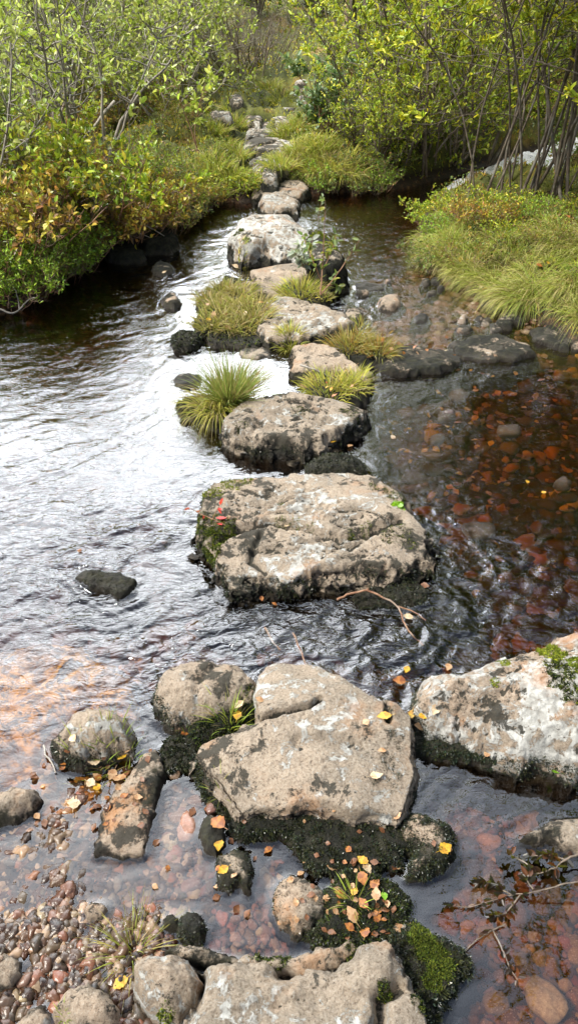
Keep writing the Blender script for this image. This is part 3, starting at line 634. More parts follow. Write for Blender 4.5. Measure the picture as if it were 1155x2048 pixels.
for P in RP:
    lo = P.min(0) - .30; hi = P.max(0) + .30
    a0, a1 = np.searchsorted(wx, [lo[0], hi[0]]); b0, b1_ = np.searchsorted(wy, [lo[1], hi[1]])
    if a1 <= a0 or b1_ <= b0: continue
    sub = (slice(b0, b1_), slice(a0, a1)); dmin[sub] = np.minimum(dmin[sub], np.maximum(-sdist(X[sub], Y[sub], P), 0))
dd = dmin + fbm(X * 6, Y * 6, 0, 3, 91) * .03
rz = rz + (np.sin(dd * 150) * .0016 * np.exp(-np.maximum(dd, 0) / .09) + np.sin(dd * 330) * .0004 * np.exp(-np.maximum(dd, 0) / .05)) * np.clip(rip + .12, 0, 1) * sstep(.28, .2, dmin)
rz = rz + .003 * np.exp(-(dmin / .008)**2)
# raised meniscus and eddies close to stones
zt = rz
nx, ny = len(wx), len(wy)
V = np.stack([X, Y, zt], -1).reshape(-1, 3)
F = grid_faces(nx, ny)
ring = np.concatenate([np.arange(nx), np.arange(1, ny) * nx + nx - 1, (ny - 1) * nx + np.arange(nx - 2, -1, -1), np.arange(ny - 2, 0, -1) * nx])
nb = len(ring); Vb = V[ring].copy(); Vb[:, 2] = -.9
base = len(V); j = np.arange(nb); jn = (j + 1) % nb
side = np.stack([ring[j], base + j, base + jn, ring[jn]], -1)
cidx = base + nb; Vc = np.array([[0, 3., -.9]])
bot = np.stack([base + jn, base + j, np.full(nb, cidx)], -1)
V = np.vstack([V, Vb, Vc]); ra = np.concatenate([rip.ravel(), np.zeros(nb + 1)])
water = mk('stream_water', V, [F, side, bot], MWATER, smooth=True, attrs={'rip': ra})
tag(water, kind='structure')
# cascade coming in behind the right-hand trees
ts = np.linspace(0, len(CL) - 1.001, 260); us = np.linspace(-1, 1, 40)
i0 = ts.astype(int); ft = (ts - i0)[:, None]; cp = CL[i0] * (1 - ft) + CL[i0 + 1] * ft
tg = np.gradient(cp[:, :2], axis=0); tg /= np.linalg.norm(tg, axis=1)[:, None]; nrm = np.stack([-tg[:, 1], tg[:, 0]], -1)
wd = (.30 + .05 * np.maximum(cp[:, 2], 0))[:, None]
XX = cp[:, 0:1] + nrm[:, 0:1] * us * wd; YY = cp[:, 1:2] + nrm[:, 1:2] * us * wd
ZZ = cp[:, 2:3] + .02 - .07 * us**4 + fbm(XX * 5, YY * 5, 0, 5, 81) * .055 - .10 * sstep(.3, 0, ts)[:, None]
tag(mk('cascade_water', np.stack([XX, YY, ZZ], -1), grid_faces(40, 260), MFOAM, smooth=True), kind='structure')
# ------------------------------------------------------------------ blades, leaves, stems
def unit(v): return v / np.maximum(np.linalg.norm(v, axis=-1, keepdims=True), 1e-9)
def blades(P, D, L, Wd, droop, col, nseg=2, tipcol=None, side=None):
    n = len(P); D = unit(D)
    sd = unit(np.cross(D, R.normal(size=(n, 3)))) if side is None else side
    ts = np.linspace(0, 1, nseg + 1)
    Vs = []; Cs = []
    for i, t in enumerate(ts):
        c = P + D * (L * t)[:, None]; c[:, 2] -= droop * L * t * t
        wv = (Wd * .5 * (1 - t**1.8))[:, None]
        cc = col if tipcol is None else col * (1 - t) + tipcol * t
        if i < nseg: Vs += [c - sd * wv, c + sd * wv]; Cs += [cc, cc]
        else: Vs += [c]; Cs += [cc]
    m = len(Vs); V = np.stack(Vs, 1).reshape(-1, 3); Cc = np.stack(Cs, 1).reshape(-1, 3)
    b = (np.arange(n) * m)[:, None]
    F = [b + np.array([2 * i, 2 * i + 1, 2 * i + 3, 2 * i + 2]) for i in range(nseg - 1)]
    q = np.vstack(F) if F else np.zeros((0, 4), int)
    k = 2 * (nseg - 1)
    return V, [q, b + np.array([k, k + 1, k + 2])], Cc
def leaves(P, D, L, Wd, col, fold=.25, Nn=None, curl=.15):
    n = len(P); D = unit(D)
    if Nn is None: Nn = R.normal(size=(n, 3)) * .7 + np.array([0, 0, 1.0])
    S = unit(np.cross(D, Nn)); Nn = unit(np.cross(S, D))
    L = L[:, None]; Wd = Wd[:, None]
    pts = [P, P + D * L * .3 + S * Wd * .42 + Nn * Wd * fold, P + D * L * .68 + S * Wd * .4 + Nn * (Wd * fold - L * curl * .5),
           P + D * L - Nn * L * curl, P + D * L * .68 - S * Wd * .4 + Nn * (Wd * fold - L * curl * .5), P + D * L * .3 - S * Wd * .42 + Nn * Wd * fold]
    V = np.stack(pts, 1).reshape(-1, 3); b = (np.arange(n) * 6)[:, None]
    return V, [np.vstack([b + np.array([0, 1, 2, 3]), b + np.array([0, 3, 4, 5])])], np.repeat(col, 6, 0)
def join(parts):
    Vs, Fs, Cs, o = [], {}, [], 0
    for V, F, Cc in parts:
        Vs.append(V); Cs.append(Cc)
        for f in F:
            if len(f): Fs.setdefault(f.shape[1], []).append(f + o)
        o += len(V)
    return np.vstack(Vs), [np.vstack(f) for f in Fs.values()], np.vstack(Cs)
def pick(n, pal, var=.25):
    pal = np.array(pal); c = pal[R.randint(0, len(pal), n)]
    return np.clip(c * (1 + R.uniform(-var, var, (n, 1))) * (1 + R.uniform(-.08, .08, (n, 3))), .003, .95)
def tubes(segs, ns=5):
    """segs: list of (polyline (k,3), radii (k)) -> V, F"""
    Vs, Fs, o = [], [], 0
    for L, r in segs:
        L = np.asarray(L, float); r = np.asarray(r, float); k = len(L)
        T = unit(np.gradient(L, axis=0)); up = np.array([0.13, .99, .05]) if abs(T[0, 2]) > .7 else np.array([0, 0, 1.])
        A = unit(np.cross(T, up)); B = np.cross(T, A)
        an = np.linspace(0, 2 * np.pi, ns + 1)[:-1]
        V = L[:, None] + (A[:, None] * np.cos(an)[None, :, None] + B[:, None] * np.sin(an)[None, :, None]) * r[:, None, None]
        Vs.append(V.reshape(-1, 3))
        i = np.arange(k - 1)[:, None] * ns; j = np.arange(ns)[None]; j2 = (j + 1) % ns
        Fs.append((np.stack([i + j, i + j2, i + ns + j2, i + ns + j], -1)).reshape(-1, 4) + o)
        o += k * ns
    return np.vstack(Vs), [np.vstack(Fs)]

GREEN = [(0.255, 0.375, 0.042), (0.351, 0.450, 0.048), (0.195, 0.300, 0.035), (0.468, 0.508, 0.072)]
STRAW = [(.38, .31, .12), (.30, .22, .09), (.42, .34, .16)]
def tuft(name, label, px, py, rad, ln, n, pal=None, group=None, lean=.75, drp=.35, bias=(0, 0), wd=.0035, water=False, cat='grass tuft', loc=None, straw=.2):
    p = hit(px, py, water) if loc is None else np.array(loc)
    a = R.uniform(0, 2 * np.pi, n); q = np.sqrt(R.uniform(0, 1, n))
    P = np.stack([p[0] + rad * q * np.cos(a), p[1] + rad * q * np.sin(a), np.zeros(n)], -1)
    P[:, 2] = np.maximum(top(P[:, 0], P[:, 1]), p[2] - .02) - .004
    D = np.stack([np.cos(a) * q * lean + bias[0], np.sin(a) * q * lean + bias[1], np.ones(n)], -1) + R.normal(size=(n, 3)) * .16
    L = ln * R.uniform(.5, 1.1, n); col = pick(n, pal or GREEN)
    tip = col * .6 + pick(n, [(.34, .33, .10)]) * .4
    st = R.uniform(0, 1, n) < straw; sc_ = pick(n, STRAW); col[st] = sc_[st]; tip[st] = sc_[st]
    V, F, Cc = blades(P, D, L, np.full(n, wd) * R.uniform(.7, 1.2, n), drp * R.uniform(.5, 1.4, n), col, 4, tip)
    o = mk(name, V, F, MGRASS, col=Cc, loc=(p[0], p[1], p[2] - .01))
    return tag(o, label, cat, group)

def moss(key, pts, n, hh, pal, mat=None, name='moss', zr=None, label=None, seed=1, par=None):
    """bristly moss growing on the stone: pts = [(px,py,radius px)...]; or zr = band of heights above the water"""
    o, (x0, y0, st, ZZ) = rocks[key]
    gyy, gxx = np.gradient(ZZ, st); ny, nx_ = ZZ.shape
    ok = ZZ > max(-.005, (zr[0] if zr else -.005)); sl = np.clip(np.sqrt(1 + gxx**2 + gyy**2), 1, 7)
    XX = x0 + np.arange(nx_) * st; YY = y0 + np.arange(ny) * st; XX, YY = np.meshgrid(XX, YY)
    wgt = np.zeros_like(ZZ)
    nzv = fbm(XX * 26, YY * 26, 0, 4, 90 + seed) 
    if pts:
        for (px, py, r) in pts:
            c = hit(px, py); sc_ = r / FPX * (c[1] * cP + (CAMZ - c[2]) * sP)
            d = np.hypot(XX - c[0], (YY - c[1]) * .8) / sc_ + nzv * .55
            wgt = np.maximum(wgt, sstep(1.05, .8, d))
    if zr: wgt = np.maximum(wgt, sstep(zr[1] + .012, zr[1] - .005, ZZ + nzv * .02 + fbm(XX * 6, YY * 6, 0, 3, 190 + seed) * .045))
    wgt = wgt * ok * sl
    if wgt.sum() < 3: return None
    idx = R.choice(wgt.size, n, p=(wgt / wgt.sum()).ravel())
    ii, jj = idx // nx_, idx % nx_
    fx, fy = R.uniform(0, 1, n), R.uniform(0, 1, n)
    jj = np.minimum(jj, nx_ - 2); ii = np.minimum(ii, ny - 2)
    z = ZZ[ii, jj] * (1 - fx) * (1 - fy) + ZZ[ii, jj + 1] * fx * (1 - fy) + ZZ[ii + 1, jj] * (1 - fx) * fy + ZZ[ii + 1, jj + 1] * fx * fy
    P = np.stack([x0 + (jj + fx) * st, y0 + (ii + fy) * st, z - .001], -1)
    Nn = unit(np.stack([-gxx[ii, jj], -gyy[ii, jj], np.ones(n)], -1))
    m = (P[:, 2] > -.01) & (ZZ[ii, jj + 1] > -1) & (ZZ[ii + 1, jj] > -1) & (ZZ[ii + 1, jj + 1] > -1); P, Nn = P[m], Nn[m]; n = len(P)
    bump_ = np.clip(.6 + fbm(P[:, 0] * 60, P[:, 1] * 60, P[:, 2] * 60, 2, 3), .3, 1.4)
    col = pick(n, pal, .45)
    V, F, Cc = blades(P, Nn + R.normal(size=(n, 3)) * .5, hh * bump_ * R.uniform(.5, 1.2, n), np.full(n, hh * .45), .1, col, 1, col * 1.25)
    ob = mk(name, V, F, mat or MMOSS, col=Cc, parent=o)
    ob.location = (-o.location.x, -o.location.y, -o.location.z)
    if label: ob['label'] = label
    return ob
BLK = [(.045, .048, .018), (.028, .042, .026), (.012, .014, .009), (.022, .024, .012), (.035, .038, .015), (.01, .013, .012)]
GRN = [(.06, .085, .012), (.11, .14, .018), (.035, .05, .01), (.16, .18, .02)]
YEL = [(.22, .26, .02), (.30, .32, .03), (.14, .18, .02)]

moss('main', [(402, 1005, 22), (398, 1045, 22), (410, 1085, 22), (428, 1120, 18)], 6500, .010, BLK[:3] + GRN, label='dark moss on the left flank')
moss('main', [(440, 1045, 22), (425, 1085, 26), (455, 1065, 16), (430, 1105, 14)], 5200, .009, GRN, label='yellow green moss')
moss('main', [(460, 965, 30), (490, 962, 16), (425, 985, 22)], 3600, .009, GRN + YEL)
moss('main', [(795, 1062, 30), (815, 1085, 18), (775, 1075, 14), (780, 985, 26), (745, 975, 14), (800, 1000, 16)], 4200, .008, GRN + BLK)
moss('main', [(795, 1011, 13)], 900, .010, [(.18, .38, .015), (.25, .45, .03)], label='small bright green moss cushion')
moss('main', [(590, 1055, 14), (560, 1040, 10), (620, 1060, 10), (700, 1075, 10), (730, 1052, 12), (560, 1010, 7)], 1500, .007, GRN)
moss('main', None, 9000, .010, BLK, MBLACK, 'wet_moss', (0, .03), 'black wet moss along the waterline')
moss('second', [(600, 820, 18), (700, 825, 20), (480, 850, 14)], 2200, .008, BLK + GRN)
moss('second', None, 3500, .008, BLK, MBLACK, 'wet_moss', (0, .03))
moss('tall', [(478, 465, 9), (490, 480, 7)], 700, .014, GRN)
moss('tall', None, 1500, .014, BLK, MBLACK, 'wet_moss', (0, .05))
moss('tallmoss', [(640, 470, 24), (660, 490, 18)], 2600, .016, YEL + GRN, label='bright yellow moss cap')
moss('slab', None, 9000, .008, BLK, MBLACK, 'wet_moss', (0, .022), 'black wet moss around the base of the slab')
moss('slab', [(775, 1440, 16), (790, 1480, 18), (770, 1520, 18), (750, 1570, 16), (780, 1560, 20)], 3000, .005, BLK, MBLACK)
moss('lichenrock', None, 3500, .008, BLK, MBLACK, 'wet_moss', (0, .05))
moss('lichenrock', [(505, 1385, 18)], 900, .008, GRN + BLK)
moss('round_dark', None, 2200, .007, BLK, MBLACK, 'wet_moss', (0, .035))
moss('bigright', [(1095, 1300, 22), (1110, 1312, 22), (1150, 1325, 20)], 4200, .012, YEL + GRN, label='vivid green moss patches')
moss('bigright', [(1120, 1352, 30), (1105, 1335, 18), (1145, 1380, 24)], 3600, .010, BLK + GRN, MMOSS)
moss('bigright', [(990, 1368, 12), (1003, 1322, 10), (1010, 1330, 9)], 800, .009, GRN + YEL)
moss('bigright', None, 8000, .008, BLK, MBLACK, 'wet_moss', (0, .04))
moss('bigfoot', None, 16000, .009, BLK + [(.03, .055, .035)], MBLACK, 'wet_moss', (0, .08))
moss('lobe', [(330, 2040, 16)], 400, .008, GRN)
moss('ledge_a', [(545, 1915, 40), (480, 1905, 20), (700, 1905, 16)], 3500, .008, BLK + GRN)
moss('front', [(765, 1985, 16), (835, 2010, 16)], 1500, .008, BLK + GRN)
for i, nm in {0: 0}.items(): pass
def skey(word): return [k for k, (o, g) in rocks.items() if word in o['label']]
for word, n, hh, pal, mat_ in [('black wet moss shelf', 22000, .009, BLK, MBLACK), ('yellow leaf below the slab', 8000, .008, BLK, MBLACK), ('between the rusty stone', 16000, .010, BLK + GRN[:1], MBLACK), ('green moss cushion', 9000, .012, BLK, MBLACK),
                             ('between the lichen stone and the slab', 8000, .012, BLK + GRN[:1], MMOSS), ('left of the slab tip', 9000, .010, BLK, MBLACK), ('jagged black rock', 2600, .006, BLK, MBLACK), ('low black wet rock beside', 4500, .009, BLK, MBLACK), ('low black rock between', 3500, .010, BLK, MBLACK),
                             ('left tip of the grass island', 1800, .014, BLK + GRN[:1], MBLACK), ('under the tall grass tuft', 3500, .016, BLK + GRN, MMOSS), ('messy grass beside', 3500, .02, GRN + BLK, MMOSS), ('black knobbly', 1200, .006, BLK, MBLACK),
                             ('holding a yellow leaf', 1500, .006, BLK, MBLACK), ('rusty brown stone', 900, .006, BLK, MBLACK)]:
    for k in skey(word): moss(k, None, n, hh, pal, mat_, 'moss', (-.01, .3))
k = skey('green moss cushion')[0]
moss(k, [(850, 1895, 34), (875, 1925, 26), (835, 1870, 16), (865, 1960, 18)], 12000, .011, [(.07, .10, .014), (.13, .15, .02), (.04, .06, .012)], label='olive green top of the cushion')

# ------------------------------------------------------------------ pebbles and gravel
def ico(sub):
    import bmesh
    bm = bmesh.new(); bmesh.ops.create_icosphere(bm, subdivisions=sub, radius=1.0)
    bm.verts.ensure_lookup_table()
    V = np.array([v.co[:] for v in bm.verts]); F = np.array([[v.index for v in f.verts] for f in bm.faces]); bm.free(); return V, F
IV, IF = ico(3); JV, JF = ico(2)
PEBM = []
for i in range(14):
    s = np.array([1, R.uniform(.62, .95), R.uniform(.45, .7)])
    d = 1 + fbm(IV[:, 0] * 1.1, IV[:, 1] * 1.1, IV[:, 2] * 1.1 + i * 7, 3, 200 + i) * .38
    V = np.sign(IV) * np.abs(IV)**R.uniform(.75, 1.0) * s * d[:, None]
    o = mk('pebble', V, IF, MPEB, smooth=True); PEBM.append(o.data); bpy.data.objects.remove(o)
PEBC = [((.30, .09, .06), 'brick red'), ((.36, .19, .13), 'pinkish'), ((.26, .18, .11), 'tan'), ((.14, .07, .035), 'rusty brown'), ((.26, .13, .10), 'dark pink'), ((.38, .29, .21), 'pale buff'), ((.13, .105, .08), 'grey brown')]
placed = []
def pebble(px, py, rpx, ci=None, label=None, rise=.35, water_plane=False):
    p = hit(px, py, False)
    sz = rpx / FPX * (p[1] * cP + (CAMZ - p[2]) * sP)
    o = bpy.data.objects.new('pebble', PEBM[R.randint(len(PEBM))]); COL.objects.link(o)
    o.location = (p[0], p[1], p[2] + sz * rise); o.scale = (sz,) * 3; o.rotation_euler = (R.uniform(-.2, .2), R.uniform(-.2, .2), R.uniform(0, 6.28))
    ci = R.randint(len(PEBC)) if ci is None else ci
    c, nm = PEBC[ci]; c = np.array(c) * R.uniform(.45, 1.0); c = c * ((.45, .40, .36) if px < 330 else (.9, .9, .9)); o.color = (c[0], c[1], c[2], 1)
    placed.append((p[0], p[1], sz))
    if label: tag(o, label, 'pebble')
    else:
        if px > 640: pl, g = '%s pebble lying under clear water in the lower right pool', 'pebbles under the lower right pool'
        elif py > 1540 and px > 320: pl, g = '%s pebble under the still water left of the rusty brown stone', 'pebbles in the small clear pool'
        else: pl, g = '%s pebble half bare in the wet gravel at the lower left', 'pebbles in the wet gravel'
        tag(o, pl % nm, 'pebble', g + ', ' + nm)
    return o
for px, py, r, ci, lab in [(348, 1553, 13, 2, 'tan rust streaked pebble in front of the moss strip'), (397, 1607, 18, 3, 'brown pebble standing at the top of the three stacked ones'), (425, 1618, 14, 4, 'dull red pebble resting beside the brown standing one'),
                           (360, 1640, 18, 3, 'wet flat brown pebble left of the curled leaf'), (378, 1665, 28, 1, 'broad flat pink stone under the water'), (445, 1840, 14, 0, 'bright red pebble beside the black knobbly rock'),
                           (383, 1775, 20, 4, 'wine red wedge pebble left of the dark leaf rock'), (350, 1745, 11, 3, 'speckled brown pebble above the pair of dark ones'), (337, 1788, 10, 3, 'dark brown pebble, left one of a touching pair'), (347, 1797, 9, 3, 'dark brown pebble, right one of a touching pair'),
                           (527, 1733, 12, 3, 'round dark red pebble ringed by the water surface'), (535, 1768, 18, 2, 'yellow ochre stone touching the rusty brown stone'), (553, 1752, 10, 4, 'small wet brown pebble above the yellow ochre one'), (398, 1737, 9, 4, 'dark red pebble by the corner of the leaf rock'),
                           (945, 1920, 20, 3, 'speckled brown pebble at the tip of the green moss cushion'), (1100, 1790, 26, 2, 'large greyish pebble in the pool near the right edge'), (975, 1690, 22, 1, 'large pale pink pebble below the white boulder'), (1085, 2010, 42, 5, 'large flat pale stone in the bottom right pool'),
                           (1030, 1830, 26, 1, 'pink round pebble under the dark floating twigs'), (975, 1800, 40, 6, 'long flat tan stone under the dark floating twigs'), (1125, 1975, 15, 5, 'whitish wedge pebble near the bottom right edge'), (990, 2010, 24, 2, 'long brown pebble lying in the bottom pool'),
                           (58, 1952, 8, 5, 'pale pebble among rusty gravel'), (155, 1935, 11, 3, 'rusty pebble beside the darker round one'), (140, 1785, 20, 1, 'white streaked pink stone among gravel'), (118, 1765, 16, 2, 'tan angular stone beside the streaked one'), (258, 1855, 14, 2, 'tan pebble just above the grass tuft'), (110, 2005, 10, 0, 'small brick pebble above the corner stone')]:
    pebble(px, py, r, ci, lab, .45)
for px, py, rx, ry, lab in POOL:
    q = unproj(px, py, 0.0); sx = rx / FPX * (q[1] * cP + CAMZ * sP)
    o = bpy.data.objects.new('pool_stone', PEBM[R.randint(len(PEBM))]); COL.objects.link(o)
    o.location = (q[0], q[1], -.032); o.scale = (sx, sx * 1.0, .055); o.rotation_euler = (0, 0, R.uniform(-.4, .4)); o.color = (.07, .07, .075, 1)
    tag(o, lab, 'stone')
tries = 0
while len(placed) < 265 and tries < 4000:
    tries += 1
    z = R.randint(10)
    if z < 5: px, py, r = R.uniform(640, 1200), R.uniform(1640, 2070), R.uniform(9, 24)
    elif z < 7: px, py, r = R.uniform(330, 620), R.uniform(1600, 1890), R.uniform(6, 13)
    else: px, py, r = R.uniform(-20, 330), R.uniform(1600, 2060), R.uniform(6, 15)
    q = unproj(px, py, -.05)
    if rock_top(q[0:1], q[1:2])[0] > -.3: continue
    if any((q[0] - a)**2 + (q[1] - b)**2 < (.75 * (s_ + r * .0011))**2 for a, b, s_ in placed): continue
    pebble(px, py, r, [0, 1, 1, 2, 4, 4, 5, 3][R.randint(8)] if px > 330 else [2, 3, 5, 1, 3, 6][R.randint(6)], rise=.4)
def gravel(name, n, region, smin, smax, pal, rise=.3):
    P = np.array([unproj(px, py, -.03)[:2] for px, py in zip(R.uniform(region[0], region[2], n * 2), R.uniform(region[1], region[3], n * 2))])
    hz = H(P[:, 0], P[:, 1]); rt = rock_top(P[:, 0], P[:, 1])
    nv = fbm(P[:, 0] * 7, P[:, 1] * 7, 0, 3, 300)
    m = (hz < .03) & (rt < hz) & (nv > -.45); P, hz = P[m][:n], hz[m][:n]; n = len(P)
    s = smin * (smax / smin)**(R.uniform(0, 1, n)**1.8)
    v = R.randint(0, 6, n); V = np.zeros((n, len(JV), 3))
    for k in range(6):
        m = v == k; d = 1 + fbm(JV[:, 0] * 1.3, JV[:, 1] * 1.3, JV[:, 2] + k * 9, 2, 400 + k) * .75
        V[m] = (JV * d[:, None] * np.array([1, [.6, .9, .7, .8, .55, .95][k], [.4, .5, .3, .6, .35, .45][k]]))[None]
    a = R.uniform(0, 6.28, n)[:, None]; x, y = V[..., 0].copy(), V[..., 1].copy()
    V[..., 0] = x * np.cos(a) - y * np.sin(a); V[..., 1] = x * np.sin(a) + y * np.cos(a)
    V *= s[:, None, None]; V[..., 0] += P[:, 0:1]; V[..., 1] += P[:, 1:2]; V[..., 2] += (hz + s * rise)[:, None]
    F = (JF[None] + (np.arange(n) * len(JV))[:, None, None]).reshape(-1, 3)
    return tag(mk(name, V.reshape(-1, 3), F, MGRAV, smooth=True, col=np.repeat(pick(n, pal, .35), len(JV), 0)), kind='stuff')
PINKS = [(0.184, 0.116, 0.086), (0.122, 0.086, 0.067), (0.159, 0.067, 0.049), (0.184, 0.098, 0.073), (0.111, 0.037, 0.025), (0.233, 0.159, 0.104), (0.147, 0.073, 0.055), (0.061, 0.031, 0.021)]
RUST = [(0.216, 0.141, 0.084), (0.173, 0.070, 0.039), (0.259, 0.179, 0.112), (0.036, 0.022, 0.013), (0.024, 0.017, 0.012), (0.048, 0.035, 0.023), (0.050, 0.026, 0.013), (0.036, 0.013, 0.004), (0.077, 0.047, 0.026), (0.060, 0.020, 0.005), (0.018, 0.009, 0.004), (0.107, 0.072, 0.044), (0.010, 0.006, 0.004), (0.027, 0.013, 0.007)]
gravel('gravel', 12500, (-120, 1480, 420, 2090), .0018, .020, RUST)
gravel('gravel', 3600, (300, 1520, 1260, 2090), .0035, .016, PINKS)
gravel('gravel', 3200, (740, 690, 1500, 1260), .012, .05, [(.05, .025, .01), (.03, .016, .008), (.04, .02, .008), (.34, .18, .02), (.03, .016, .008), (.10, .06, .02), (.16, .08, .015)], .1)
gravel('gravel', 2600, (-160, 1270, 290, 1640), .006, .026, [(0.200, 0.072, 0.006), (0.144, 0.045, 0.004), (0.232, 0.108, 0.016), (0.056, 0.021, 0.004), (0.088, 0.036, 0.008), (0.024, 0.012, 0.004)], .2)
gravel('gravel', 3200, (-300, 560, 700, 1500), .01, .045, [(0.100, 0.050, 0.025), (0.060, 0.025, 0.010), (0.130, 0.075, 0.040), (0.030, 0.015, 0.007)], .1)
gravel('gravel', 1500, (700, 540, 1150, 720), .01, .035, [(0.204, 0.120, 0.084), (0.132, 0.072, 0.042), (0.252, 0.180, 0.132)], .35)

# ------------------------------------------------------------------ fallen leaves
LFM = []
for kind in range(6):
    a = np.linspace(0, 1, 9); half = (np.sin(np.pi * a**.8) * .36 * (1 + .10 * np.array([0, 1, -1, 1, -1, 1, -1, 1, 0])))
    V = []; cu = R.uniform(-.35, .45); cv = R.uniform(.05, .5); tw = R.uniform(-.5, .5)
    for t, h_ in zip(a, half):
        for sgn in (-1, 0, 1):
            x = sgn * h_; V.append((x, t - .5, abs(x) * cv + cu * (t - .5)**2 + tw * x * (t - .5) + .02))
    V = np.array(V); F = []
    for i in range(8):
        for j in (0, 1): F.append([3 * i + j, 3 * i + j + 1, 3 * i + j + 4, 3 * i + j + 3])
    st = np.array([[-.012, -.5, .02], [.012, -.5, .02], [.012, -.8, .08], [-.012, -.8, .08]]); F.append([27, 28, 29, 30])
    LFM.append((np.vstack([V, st]), np.array(F)))
def leaf_mat(name, c1, c2):
    m = M(name); P = m.n('ShaderNodeTexCoord').outputs['Object']; n = m.noise(P, 2.2, 4, .6); n2 = m.noise(P, 9, 3, .6)
    c = m.mix(m.ss(n, .35, .65), c1, c2); c = m.mix(m.ss(n2, .60, .68, 0, .8), c, (.10, .045, .015))
    bs = m.n('ShaderNodeBsdfPrincipled', {'Base Color': c, 'Roughness': .45})
    return m.done(m.n('ShaderNodeMixShader', {0: .25, 1: bs.outputs[0], 2: m.n('ShaderNodeBsdfTranslucent', {'Color': c}).outputs[0]}).outputs[0])
LM = {'yellow': leaf_mat('leaf_yellow', (.62, .40, .03), (.45, .22, .02)), 'tan': leaf_mat('leaf_tan', (.55, .36, .20), (.42, .22, .10)), 'pale': leaf_mat('leaf_pale', (.68, .55, .36), (.55, .38, .22)),
      'orange': leaf_mat('leaf_orange', (.42, .17, .035), (.22, .07, .02)), 'green': leaf_mat('leaf_green', (.14, .32, .015), (.22, .38, .03)), 'red': leaf_mat('leaf_red', (.65, .03, .03), (.5, .06, .05)), 'brown': leaf_mat('leaf_brown', (.20, .08, .03), (.12, .05, .02))}
LFD = {}
for cn in LM:
    for i, (V, F) in enumerate(LFM):
        o = mk('fallen_leaf', V, F, LM[cn], smooth=True); LFD[cn, i] = o.data; bpy.data.objects.remove(o)
def leaf(px, py, ln, cn, label=None, group=None, tilt=.25, rot=None, lift=.004):
    p = hit(px, py, True); sz = ln / FPX * (p[1] * cP + (CAMZ - p[2]) * sP)
    o = bpy.data.objects.new('fallen_leaf', LFD[cn, R.randint(6)]); COL.objects.link(o)
    o.location = (p[0], p[1], p[2] + lift + sz * .03); o.scale = (sz, sz, sz)
    o.rotation_euler = (R.uniform(-tilt, tilt), R.uniform(-tilt, tilt), R.uniform(0, 6.28) if rot is None else rot)
    return tag(o, label, 'fallen leaf', group)
